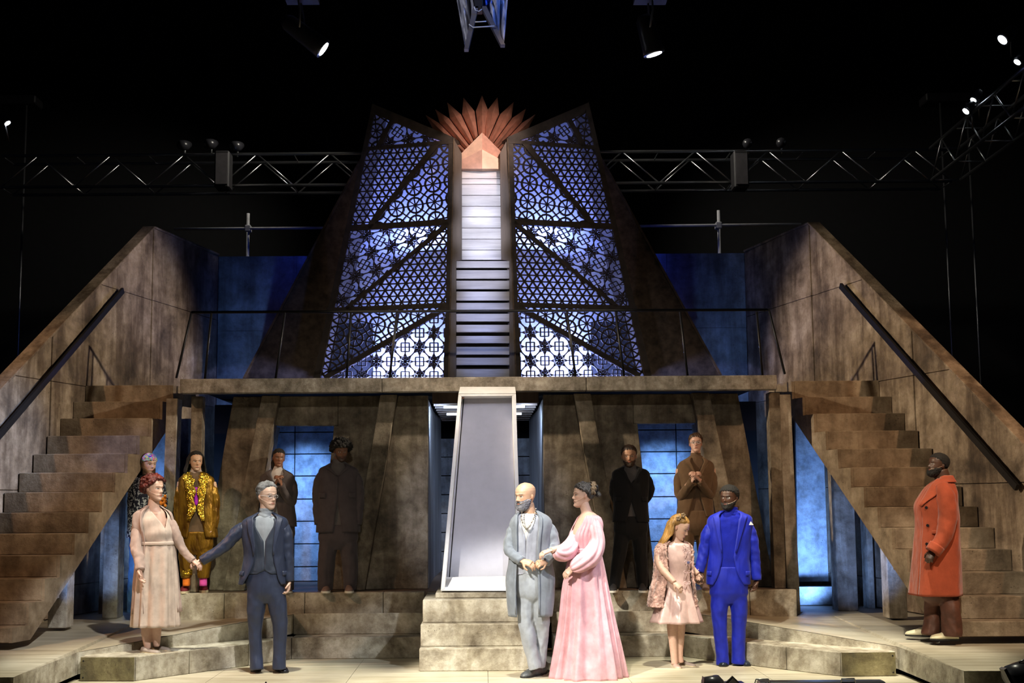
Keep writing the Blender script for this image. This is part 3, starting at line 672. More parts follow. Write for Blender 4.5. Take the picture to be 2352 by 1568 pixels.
# scaffold pipes above the blue wall
for (xa, ya), (xb, yb), (xv, yv0, yv1), nm in (((400, 526), (760, 523), (570, 490, 577), 'left'), ((1470, 519), (1840, 515), (1650, 483, 572), 'right')):
    t = thing('scaffold_pipe', PX(xv, ya, 16.8), 'blue lit scaffold pipe with upright above the %s blue wall' % nm, 'pipe', 'scaffold pipes')
    MB().tube([PX(xa, ya, 16.8), PX(xb, yb, 16.8)], .021, 8).obj('pipe', 'pipe_grey', t, True)
    MB().tube([PX(xv, yv0, 16.86), (PX(xv, yv1, 16.86)[0], 16.86, -.6)], .024, 8).obj('upright', 'pipe_grey', t, True)
    c = PX(xv, ya - 1, 16.83); bevel(MB().box(c[0] - .045, c[0] + .045, 16.78, 16.9, c[2] - .05, c[2] + .05).obj('coupler', 'pipe_grey', t), .01)
# moving lights
def fixture(lens, tail, Y, r, label, yoke=True, hang=None, grp='stage lights'):
    a = PX(*lens, Y); b = PX(*tail, Y - (.06 if yoke else .0)); d = (a - b) / np.linalg.norm(a - b)
    t = thing('moving_light', b, label, 'stage light', grp)
    L = np.linalg.norm(a - b)
    MB().tube([b, b + d * L * .12, b + d * L * .5, b + d * L * .86, a - d * .01, a], [r * .55, r * .8, r * .88, r * .95, r * 1.0, r * .96], 20).obj('housing', 'black_gloss', t, True)
    MB().tube([a - d * .004, a + d * .012], [r * 1.0, r * .98], 20).obj('lens_ring', 'alu_dark', t, True)
    MB().tube([a + d * .006, a + d * .02, a + d * .025], [r * .72, r * .7, r * .3], 20).obj('lens', 'lamp_lens', t, True, 'glowing white lens')
    if not yoke: MB().tube([b + d * L * .4, b + d * L * .4 + np.array((.05, .1, -.32))], .014, 6).obj('clamp', 'alu_dark', t, True)
    if yoke:
        c = b + d * L * .45; h = PX(hang[0], hang[1], Y + .06); sdv = np.cross(d, (0, 1.0, 0)); sdv /= np.linalg.norm(sdv)
        for q in (-1, 1):
            e = c + np.array((0, q * (r + .02), 0)); f = np.array((h[0], c[1] + q * (r + .02), h[2]))
            MB().tube([e, e * .5 + f * .5 + np.array((.02, 0, 0)), f], .012, 6).obj('yoke_arm', 'alu_dark', t, True)
        MB().box(h[0] - .16, h[0] + .2, c[1] - r - .06, c[1] + r + .06, h[2], h[2] + .15).obj('base_box', 'dull_box', t)
    return t
fixture((741, 111), (652, 44), 12.0, .115, 'moving light tilted to the right above the left lattice wing', True, (690, 4))
fixture((1502, 122), (1478, 36), 12.0, .12, 'moving light tilted downward above the right lattice wing', True, (1490, 4))
for lens, tail, r, lab in (((2304, 90), (2330, 66), .105, 'bright round stage light, largest in the upper right corner'), ((2338, 141), (2356, 120), .07, 'small stage light at the right picture edge under the largest one'),
                           ((2220, 254), (2238, 236), .07, 'small lower stage light of the pair near the right truss'), ((2237, 228), (2252, 208), .06, 'small upper stage light of the pair near the right truss'),
                           ((16, 281), (2, 262), .06, 'small stage light at the far left edge')):
    fixture(lens, tail, 15.5, r, lab, False)
for px, py, lab in ((425, 334, 'dim lamp on the back truss, outermost of three at left'), (486, 331, 'dim lamp on the back truss, middle of three at left'), (546, 336, 'dim lamp on the back truss nearest the left box'),
                    (1718, 330, 'dim lamp on the back truss beside the right box'), (1795, 328, 'dim lamp on the back truss further right with blue sheen')):
    c = PX(px, py, 17.5); t = thing('truss_lamp', c, lab, 'stage light', 'dark lamps on the back truss')
    MB().tube([c + np.array((-.04, -.12, -.03)), c, c + np.array((.03, .14, .06))], [.075, .085, .05], 12).obj('housing', 'black_gloss', t, True)
    MB().tube([c, c - np.array((0, 0, .17))], .015, 6).obj('clamp', 'alu', t, True)
# dim hanging bars at both sides
for px0, px1, py, nm in ((-40, 86, 232, 'left'), (2122, 2245, 226, 'right')):
    a = PX(px0, py - 9, 18.6); b = PX(px1, py + 9, 18.6); t = thing('speaker_bar', (a + b) / 2, 'long dim speaker bar on two poles at the %s side' % nm, 'speaker', 'hanging speaker bars')
    bevel(MB().box(a[0], b[0], 18.5, 18.85, b[2], a[2]).obj('cabinet', 'truss_box', t), .02)
    for k in (.3, .8): x = a[0] + (b[0] - a[0]) * k; MB().tube([(x, 18.6, b[2]), (x, 18.6, -.6)], .02, 6).obj('stand_pole', 'alu_dark', t, True)
# centre hanging frame wrapped in clear plastic
YH = 12.0
t = thing('hanging_rig', PX(1107, 20, YH), 'black A-shaped rig wrapped in plastic sheeting hanging at top centre', 'rig')
def H(x, y, d=0.0): return PX(x, y, YH + d)
for a, b in (((1092, 14), (1071, 112)), ((1110, 14), (1155, 102))):
    P = [H(a[0] - 5, a[1]), H(a[0] + 7, a[1]), H(b[0] + 5, b[1]), H(b[0] - 5, b[1])]; MB().prism(P, (0, .09, 0)).obj('leg', 'frame_grey', t)
for a, b, c in (((1077, 56), (1086, 63), (1136, 60)), ((1091, 50.5), (1104, 50), (1117, 49))):
    MB().tube([H(*a, -.02), H(*b, -.02), H(*c, -.02)], .007, 6).obj('tie_wire', 'cord_white', t, True)
MB().tube([H(1089, 16, -.03), H(1092, 24, -.03), H(1100, 26, -.03), H(1107, 21, -.03)], .006, 6).obj('tie_wire', 'cord_white', t, True)
bevel(MB().prism([H(1083, -30), H(1110, -30), H(1110, 20), H(1090, 20)], (0, .16, 0)).obj('hanger', 'black_metal', t), .01)
def sheet(pts, mat, nm):
    V = []; Fc = []; n = 14
    for i in range(n + 1):
        for j in range(n + 1):
            u, v = i / n, j / n
            p = (1 - u) * ((1 - v) * np.array(pts[0]) + v * np.array(pts[3])) + u * ((1 - v) * np.array(pts[1]) + v * np.array(pts[2]))
            V.append(H(p[0], p[1], .12 + .05 * math.sin(9 * u + 2 * v) + .03 * math.sin(23 * u - 5 * v)))
    for i in range(n):
        for j in range(n): k = i * (n + 1) + j; Fc.append((k, k + n + 1, k + n + 2, k + 1))
    o = mesh_obj(nm, V, Fc, mat, t, True); sd = o.modifiers.new('thick', 'SOLIDIFY'); sd.thickness = .004
sheet([(1045, -20), (1090, -20), (1086, 40), (1068, 106)], 'plastic_sheet', 'plastic_wrap')
sheet([(1110, -20), (1168, -20), (1158, 98), (1118, 36)], 'plastic_sheet', 'plastic_wrap')
sheet([(1106, -10), (1132, -10), (1130, 8), (1108, 14)], 'blue_sheet', 'blue_wrap')
# footlight gear along the bottom edge
def foot(px, py, wpx, lab, kind):
    p = GZ(px, 1600, 0.0); Y = p[1] - .25; c = PX(px, py, Y); sc = Y / F
    t = thing('floor_light', (c[0], Y, -.02), lab, 'stage light', 'floor lights at the stage edge')
    zb0 = -.03
    if kind == 'can':
        MB().tube([PX(px - wpx * .45, py + 14, Y), PX(px + wpx * .1, py + 10, Y + .05), PX(px + wpx * .5, py + 26, Y + .1)], [.055, .06, .05], 14).obj('housing', 'black_gloss', t, True)
        MB().box(c[0] - .1, c[0] + .12, Y - .02, Y + .12, zb0, c[2] - .1).obj('base', 'black_metal', t)
        MB().prism([PX(px - wpx * .5, py, Y), PX(px - wpx * .32, py + 4, Y), PX(px - wpx * .32, py + 26, Y), PX(px - wpx * .55, py + 26, Y)], (0, .1, 0)).obj('barn_door', 'black_metal', t)
    elif kind == 'flap':
        MB().prism([PX(px, py, Y), PX(px + wpx * .5, py + 22, Y), PX(px - wpx * .2, py + 34, Y), PX(px - wpx * .5, py + 22, Y)], (0, .02, 0)).obj('barn_door', 'black_metal', t)
        MB().prism([PX(px + wpx * .02, py + 5, Y - .004), PX(px + wpx * .3, py + 20, Y - .004), PX(px - wpx * .1, py + 28, Y - .004), PX(px - wpx * .3, py + 21, Y - .004)], (0, -.006, 0)).obj('filter_frame', 'dull_box', t)
        MB().box(c[0] - .08, c[0] + .1, Y + .02, Y + .14, zb0, c[2] - .06).obj('housing', 'black_gloss', t)
    else:
        a = PX(px - wpx * .5, py, Y); b = PX(px + wpx * .5, py, Y)
        bevel(MB().box(a[0], b[0], Y, Y + .12, zb0, a[2] - .012).obj('strip_body', 'black_gloss', t), .01)
        for q in (.02, .7):
            x = a[0] + (b[0] - a[0]) * q; MB().tube([(x - .06, Y, a[2] - .02), (x - .05, Y, a[2] + .012), (x + .05, Y, a[2] + .012), (x + .06, Y, a[2] - .02)], .007, 6).obj('carry_handle', 'alu_dark', t, True)
foot(1640, 1556, 44, 'black floor lamp with side flap, left of the flap at the bottom edge', 'can')
foot(1683, 1552, 46, 'black pointed barn door sticking up at the bottom edge', 'flap')
foot(1890, 1563, 290, 'long black strip light lying along the bottom edge', 'strip')
foot(610, 1565, 30, 'black lamp tip peeking up at the bottom edge below the navy suit', 'flap')
t = thing('floor_light', PX(2335, 1568, 8.6), 'dark lamp head at the bottom right corner below the platform', 'stage light', 'floor lights at the stage edge')
MB().tube([PX(2318, 1552, 8.6), PX(2345, 1545, 8.65), PX(2375, 1530, 8.75)], [.075, .085, .07], 16).obj('housing', 'black_gloss', t, True)
MB().prism([PX(2306, 1538, 8.55), PX(2312, 1534, 8.55), PX(2330, 1570, 8.55), PX(2324, 1574, 8.55)], (0, .08, 0)).obj('barn_door', 'frame_grey', t)
MB().tube([PX(2340, 1520, 8.62), PX(2352, 1515, 8.62), PX(2366, 1520, 8.62)], .007, 6).obj('handle', 'alu_dark', t, True)
# loose cable tail and dark plug on the platforms
a = GZ(37, 1457, .345); t = thing('cable_loop', a, 'small black cable loop on the left platform by the lowest stair step', 'cable')
MB().tube([a + np.array(q) for q in ((0, 0, .015), (.05, 0, .02), (.07, .0, .06), (.055, 0, .09), (.035, 0, .05), (.02, .01, .015))], .006, 6).obj('cable_strand', 'black_metal', t, True)
MB().tube([a + np.array((-.03, 0, .018)), a + np.array((.04, 0, .018))], .014, 8).obj('plug', 'black_metal', t, True)
# ================================================================== FIGURE TOOLS
def cr(P, n):                             # Catmull-Rom resample of an array of rows
    P = np.array(P, float); m = len(P)
    if m == 2: return np.array([P[0] + (P[1] - P[0]) * t for t in np.linspace(0, 1, n)])
    out = []
    for u in np.linspace(0, m - 1, n):
        i = min(int(u), m - 2); t = u - i; p1, p2 = P[i], P[i + 1]; p0 = P[i - 1] if i else 2 * p1 - p2; p3 = P[i + 2] if i + 2 < m else 2 * p2 - p1
        out.append(.5 * (2 * p1 + (p2 - p0) * t + (2 * p0 - 5 * p1 + 4 * p2 - p3) * t * t + (3 * p1 - p0 - 3 * p2 + p3) * t ** 3))
    return np.array(out)
def nz(x, y, z): return noise.noise(Vector((x, y, z)))
def limb(pts, rad, nl=26, n=18, wr=0.0, wf=9.0, seed=0.0, flat=1.0, ref=(0, 1, 0), cap=True, rnd=False, crease=0.0):
    """tapered smooth tube; wr = wrinkle depth as a share of the radius; flat squashes along ref"""
    P = cr(pts, nl); R = cr([[r] if np.isscalar(r) else list(r) for r in rad], nl)[:, 0]; V = []; Fc = []; up = np.array(ref, float); L = 0.0
    for i in range(nl):
        t = P[min(i + 1, nl - 1)] - P[max(i - 1, 0)]; t /= np.linalg.norm(t) + 1e-9
        up = up - t * np.dot(up, t); up /= np.linalg.norm(up) + 1e-9; sd = np.cross(t, up)
        if i: L += np.linalg.norm(P[i] - P[i - 1])
        for k in range(n):
            a = 2 * math.pi * k / n; r = R[i]
            if rnd and L < R[0]: r *= max(.05, math.sqrt(1 - (1 - L / R[0]) ** 2))
            if crease: r *= 1 + crease * math.exp(-((a - 1.5 * math.pi) / .22) ** 2) * min(1, i / 9) * (.6 + .4 * math.cos(i * .4))
            if wr: r *= 1 + wr * (nz(1.3 * math.cos(a) + seed, 1.3 * math.sin(a), L * wf * 2.2 + .8 * math.sin(a + seed)) + .5 * nz(2.5 * math.cos(a), 2.5 * math.sin(a) + seed, L * wf * 5))
            V.append(P[i] + r * (math.cos(a) * sd + flat * math.sin(a) * up))
    for i in range(nl - 1):
        for k in range(n): k2 = (k + 1) % n; Fc.append((i * n + k, i * n + k2, (i + 1) * n + k2, (i + 1) * n + k))
    if cap: Fc += [tuple(range(n - 1, -1, -1)), tuple((nl - 1) * n + k for k in range(n))]
    return V, Fc
def ball(c, r, nu=14, nv=10, R=None):
    V = []; Fc = []; c = np.array(c, float); r = np.array((r, r, r) if np.isscalar(r) else r, float)
    for j in range(nv + 1):
        ph = math.pi * j / nv
        for i in range(nu):
            p = np.array((math.sin(ph) * math.cos(2 * math.pi * i / nu), math.sin(ph) * math.sin(2 * math.pi * i / nu), math.cos(ph))) * r
            V.append(c + (R @ p if R is not None else p))
    for j in range(nv):
        for i in range(nu): i2 = (i + 1) % nu; Fc.append((j * nu + i, (j + 1) * nu + i, (j + 1) * nu + i2, j * nu + i2))
    return V, Fc
def remesh(mb, vox, smooth=2):
    me = bpy.data.meshes.new('tmp'); me.from_pydata([tuple(float(c) for c in v) for v in mb.V], [], mb.F); o = bpy.data.objects.new('tmp', me); COL.objects.link(o)
    m = o.modifiers.new('r', 'REMESH'); m.mode = 'VOXEL'; m.voxel_size = vox
    if smooth: s = o.modifiers.new('s', 'SMOOTH'); s.factor = .5; s.iterations = smooth
    dg = bpy.context.evaluated_depsgraph_get(); ev = o.evaluated_get(dg); r = ev.to_mesh()
    V = np.empty(len(r.vertices) * 3); r.vertices.foreach_get('co', V); V = V.reshape(-1, 3)
    Fc = [tuple(p.vertices) for p in r.polygons]; ev.to_mesh_clear(); bpy.data.objects.remove(o); bpy.data.meshes.remove(me)
    return [tuple(v) for v in V], Fc
class Loft:
    """stack of horizontal superellipse sections: rows (py, cx, half width px, half depth px, depth shift m, exponent)"""
    def __init__(s, fig, rows):
        s.fig = fig; R = []
        for r in rows:
            r = list(r) + [0.0, 2.3][len(r) - 4:] if len(r) < 6 else list(r)
            c = fig.P(r[1], r[0], r[4]); R.append([c[0], c[1], c[2], r[2] * fig.m, r[3] * fig.m, r[5]])
        s.R = np.array(R)
    def row(s, t):
        m = len(s.R); u = min(max(t, 0), 1) * (m - 1); i = min(int(u), m - 2); f = u - i; P = s.R
        p1, p2 = P[i], P[i + 1]; p0 = P[i - 1] if i else 2 * p1 - p2; p3 = P[i + 2] if i + 2 < m else 2 * p2 - p1
        v = .5 * (2 * p1 + (p2 - p0) * f + (2 * p0 - 5 * p1 + 4 * p2 - p3) * f * f + (3 * p1 - p0 - 3 * p2 + p3) * f ** 3)
        v[3] = max(v[3], .004); v[4] = max(v[4], .004); return v
    def at(s, t, th, off=0.0):
        r = s.row(t); a = math.radians(th); c, q = math.cos(a), math.sin(a); e = 2 / r[5]
        x = math.copysign(abs(c) ** e, c); y = math.copysign(abs(q) ** e, q)
        n = np.array((c / max(r[3], 1e-4), q / max(r[4], 1e-4), 0)); n /= np.linalg.norm(n)
        return np.array((r[0] + x * r[3], r[1] + y * r[4], r[2])) + n * off
    def t_at(s, py):                      # parameter at a photo row
        best = min(np.linspace(0, 1, 201), key=lambda t: abs(proj(s.row(t)[:3])[1] - py)); return best
    def mesh(s, nt=40, nth=48, th0=None, th1=None, fold=None, off=0.0, cap=False, t0=0.0, t1=1.0):
        V = []; Fc = []; closed = th0 is None
        n = nth if closed else nth + 1
        for i in range(nt + 1):
            t = t0 + (t1 - t0) * i / nt
            a0 = -90. if closed else th0(t); a1 = 270. if closed else th1(t)
            for k in range(n):
                th = a0 + (a1 - a0) * k / nth
                V.append(s.at(t, th, off + (fold(t, th) if fold else 0.0)))
        for i in range(nt):
            for k in range(nth):
                k2 = (k + 1) % n; Fc.append((i * n + k, (i + 1) * n + k, (i + 1) * n + k2, i * n + k2))
        if cap and closed: Fc += [tuple(range(n)), tuple(nt * n + k for k in range(n - 1, -1, -1))]
        return V, Fc
def solid(o, th=.006, off=-1):
    m = o.modifiers.new('thick', 'SOLIDIFY'); m.thickness = th; m.offset = off; return o
# ---- head built ring by ring in its own units (height 1, face towards -y)
HZ = np.array([-.5, -.47, -.42, -.34, -.26, -.18, -.10, 0., .10, .20, .30, .40, .46, .5])
HWX = np.array([.03, .105, .165, .215, .25, .272, .29, .305, .315, .318, .30, .235, .155, .02])
HYF = np.array([-.27, -.345, -.375, -.372, -.372, -.37, -.372, -.376, -.388, -.382, -.345, -.255, -.155, -.02])
HYB = np.array([-.12, -.06, .02, .12, .2, .27, .325, .375, .405, .415, .395, .31, .2, .02])
def g(x, s): return np.exp(-(x / s) ** 2)
class Head:
    def __init__(s, fig, cx, cy, H, yaw=0, pitch=0, roll=0, d=0.0, w=1.0, nose=1.0, jaw=1.0):
        s.fig = fig; s.C = fig.P(cx, cy, d); s.H = H * fig.m; s.w = w; s.RY = np.array(Matrix.Rotation(math.radians(yaw), 3, 'Z'))
        s.R = np.array(Matrix.Rotation(math.radians(yaw), 3, 'Z') @ Matrix.Rotation(math.radians(pitch), 3, 'X') @ Matrix.Rotation(math.radians(roll), 3, 'Y'))
        z = np.concatenate([np.linspace(-.5, -.335, 10), np.linspace(-.33, .125, 62), np.linspace(.135, .5, 20)])
        u = np.linspace(-math.pi, math.pi, 97)[:-1]; th = u - .6 * np.sin(u)          # dense at the front (0)
        zz, tt = np.meshgrid(z, th, indexing='ij')
        wx = np.interp(zz, HZ, HWX); yf = np.interp(zz, HZ, HYF); yb = np.interp(zz, HZ, HYB)
        wx = wx * np.where(zz < -.1, 1 - (1 - jaw) * np.clip((-zz - .1) / .3, 0, 1), 1) * w
        e = 2 / 2.25; sx = np.sin(tt); cxx = -np.cos(tt)
        x = np.sign(sx) * np.abs(sx) ** e * wx; yc = (yf + yb) / 2 * .0 + np.interp(zz, HZ, (HYF + HYB) / 2); hd = (yb - yf) / 2
        y = yc + np.sign(cxx) * np.abs(cxx) ** e * hd
        fr = np.clip(-cxx * 1.6, 0, 1); ax = np.abs(x)
        dn = np.interp(zz, [-.19, -.165, -.125, -.06, 0, .06], [0, .06, .105, .062, .03, 0]) * nose; sg_ = np.interp(zz, [-.16, -.13, -.05, .05], [.055, .048, .034, .028])
        y = y - fr * dn * g(x, sg_)
        y = y - fr * .022 * g(zz - .078, .032) * np.exp(-(x / .2) ** 4)
        y = y + fr * .036 * g(ax - .13, .065) * g(zz - .008, .045) - fr * .016 * g(ax - .13, .042) * g(zz, .026)
        y = y - fr * g(x, .085) * (.026 * g(zz + .238, .017) + .03 * g(zz + .277, .018)) + fr * .014 * g(zz + .325, .022) * g(x, .09)
        y = y - fr * .022 * g(x, .085) * g(zz + .415, .045)
        y = y + fr * .012 * g(ax - .15, .06) * g(zz + .2, .06)
        s.L = np.stack([x, y, zz], -1); s.shape = zz.shape
        n = s.shape[1]; Fc = []
        for i in range(s.shape[0] - 1):
            for k in range(n): k2 = (k + 1) % n; Fc.append((i * n + k, i * n + k2, (i + 1) * n + k2, (i + 1) * n + k))
        Fc += [tuple(range(n - 1, -1, -1)), tuple((s.shape[0] - 1) * n + k for k in range(n))]
        s.F = Fc
        c = np.stack([np.zeros_like(x), yc, zz], -1); nn = s.L - c; nn[..., 2] += np.where(zz > .25, (zz - .25) * 1.6, 0); nn[..., 2] += np.where(zz < -.4, (zz + .4) * 1.6, 0)
        s.Nn = nn / (np.linalg.norm(nn, axis=-1, keepdims=True) + 1e-9)
    def W(s, p): return s.C + s.R @ (np.array(p, float) * s.H)
    def WA(s, A): return (A.reshape(-1, 3) * s.H) @ s.R.T + s.C
    def paint(s, skin, lip=None, brow=(.05, .03, .02), iris=(.05, .03, .02), gaze=(0, 0), beard=None, bfun=None, blush=None, open_=.8, browh=.085, white=.5):
        L = s.L.reshape(-1, 3); x, y, z = L[:, 0], L[:, 1], L[:, 2]; ax = np.abs(x); front = y < -.12
        C = np.tile(np.array(skin, float), (len(L), 1)); skin = np.array(skin)
        def mix(mask, col): 
            m = np.clip(mask, 0, 1)[:, None] * front[:, None]; C[:] = C * (1 - m) + np.array(col) * m
        rosy = skin * np.array((1.05, .82, .78)); mix(.5 * g(ax - .19, .08) * g(z + .12, .07), rosy); mix(.4 * g(x, .05) * g(z + .13, .04), rosy)
        mix(.55 * g(ax - .13, .085) * g(z - .0, .05), skin * np.array((.62, .52, .5)))
        if beard is not None:
            m = bfun(x, y, z) if bfun else np.clip((-.17 - z + .55 * np.clip(ax - .17, 0, 1)) * 14, 0, 1) * np.clip((y + .02 < 0) * 1.0, 0, 1)
            mm = np.clip(m, 0, 1)[:, None] * .9; C[:] = C * (1 - mm) + np.array(beard) * mm
        lipc = np.array(lip if lip is not None else skin * np.array((.85, .5, .48)))
        hh = .034 * np.clip(1 - (x / .098) ** 2, 0, 1); mix(np.clip((hh - np.abs(z + .258)) * 90, 0, 1), lipc)
        mix(np.clip((.0065 - np.abs(z + .258 + .012 * (x / .09) ** 2)) * 300, 0, 1) * (ax < .09), lipc * .3)
        mix(np.clip(1.2 - np.hypot((ax - .03) / .016, (z + .163) / .009), 0, 1), skin * .25)
        zb = browh + .012 - 2.2 * (ax - .13) ** 2 - .1 * np.clip(ax - .16, 0, 1); mix(np.clip((.016 - np.abs(z - zb)) * 110, 0, 1) * np.clip((.215 - ax) * 40, 0, 1) * np.clip((ax - .045) * 40, 0, 1) * .9, brow)
        zt_ = .026 * open_; E = 1 - ((ax - .13) / .06) ** 2 - (z / zt_) ** 2
        mix(np.clip((E + .55) * 3, 0, 1) * (z > .002) * .85, skin * .12); mix(np.clip((E + .35) * 3, 0, 1) * (z <= .002) * .6, skin * .35)
        mix(np.clip(E * 5, 0, 1), (white, white, white * .97))
        ir = np.hypot(ax - .13 - np.sign(x) * gaze[0], z - gaze[1] - .003); mix(np.clip((.03 - ir) * 200, 0, 1) * (E > -.05), iris); mix(np.clip((.012 - ir) * 300, 0, 1) * (E > 0), (.005, .005, .005))
        return C
    def shell(s, mask, thick, name, mat, parent, nscale=9.0, namp=.35, sink=.02, stretch=(1, 1, 1), lift=None, seed=0.0, label=None):
        """hair or beard: the head surface pushed outward where mask(x,y,z) is high, hidden inside the head elsewhere"""
        L = s.L.reshape(-1, 3); Nn = s.Nn.reshape(-1, 3); m = np.clip(mask(L[:, 0], L[:, 1], L[:, 2]), 0, 1)
        th = thick(L[:, 0], L[:, 1], L[:, 2]) if callable(thick) else np.full(len(L), thick)
        q = np.array([nz(p[0] * nscale * stretch[0] + seed, p[1] * nscale * stretch[1], p[2] * nscale * stretch[2]) + .6 * nz(p[0] * nscale * 2.3 * stretch[0], p[1] * nscale * 2.3 * stretch[1] + seed, p[2] * nscale * 2.3 * stretch[2]) for p in L])
        th = th * (.4 + .6 * np.clip((L[:, 1] + .42) * 3.2, 0, 1)) if name == 'hair' else th
        A = L + Nn * (m * th * (1 + namp * q) - sink * (1 - m))[:, None]
        if lift is not None: A = A + lift(L) * m[:, None]
        return mesh_obj(name, s.WA(A), s.F, mat, parent, True, label)
    def ears(s):
        out = []
        for q in (-1, 1):
            R = np.array(Matrix.Rotation(math.radians(18 * q), 3, 'Z') @ Matrix.Rotation(math.radians(-10), 3, 'X'))
            V, Fc = ball((q * (.315 * s.w), .03, -.035), (.022, .062, .1), 14, 12, R); V2, F2 = ball((q * (.322 * s.w), .045, -.035), (.03, .03, .085), 10, 8, R)
            out.append((V, Fc)); out.append((V2, F2))
        return out
def finger_hand(wrist, f, n, side, L=.18, curl=.5, thumb=.5, spread=.1, curls=None):
    f = np.array(f, float); f /= np.linalg.norm(f); n = np.array(n, float); n -= f * np.dot(f, n); n /= np.linalg.norm(n); x = np.cross(f, n) * side
    w = np.array(wrist, float); k = L / .18; mb = MB()
    V, Fc = limb([w - f * .05 * k, w, w + f * .03 * k, w + f * .065 * k, w + f * .098 * k], [.026 * k, .027 * k, .034 * k, .04 * k, .036 * k], 14, 16, flat=.48, ref=n); mb.add(V, Fc)
    for i, (ox, ln, r) in enumerate(((.031, .068, .0092), (.0105, .076, .0095), (-.0105, .071, .0092), (-.031, .055, .0082))):
        b = w + f * (.092 - .006 * abs(i - 1.2)) * k + x * ox * k; c = curls[i] if curls else curl; ang = 0.0; pts = [b - f * .02 * k, b]; rr = [r * k, r * k * 1.05]
        dl = f + x * spread * (1.5 - i) * .5; dl /= np.linalg.norm(dl)
        for sl, sa, rs in ((.45, .75, 1.0), (.31, 1.05, .92), (.24, .7, .8)):
            ang += c * sa; pts.append(pts[-1] + (dl * math.cos(ang) + n * math.sin(ang)) * ln * sl * k); rr.append(r * k * rs)
        V, Fc = limb(pts, rr, 16, 10); mb.add(V, Fc); V, Fc = ball(pts[-1], r * k * .82, 8, 6); mb.add(V, Fc)
    b = w + f * .028 * k + x * .03 * k; d1 = f * .62 + x * (.75 - .5 * thumb) + n * (.25 + .5 * thumb); d1 /= np.linalg.norm(d1); d2 = f * .85 + x * (.25 - .6 * thumb) + n * (.3 + .5 * thumb); d2 /= np.linalg.norm(d2)
    V, Fc = limb([b - d1 * .015 * k, b + d1 * .015 * k, b + d1 * .045 * k, b + d1 * .045 * k + d2 * .03 * k], [.013 * k, .0125 * k, .0105 * k, .0085 * k], 14, 10); mb.add(V, Fc)
    V, Fc = ball(b + d1 * .045 * k + d2 * .03 * k, .0085 * k, 8, 6); mb.add(V, Fc)
    return mb
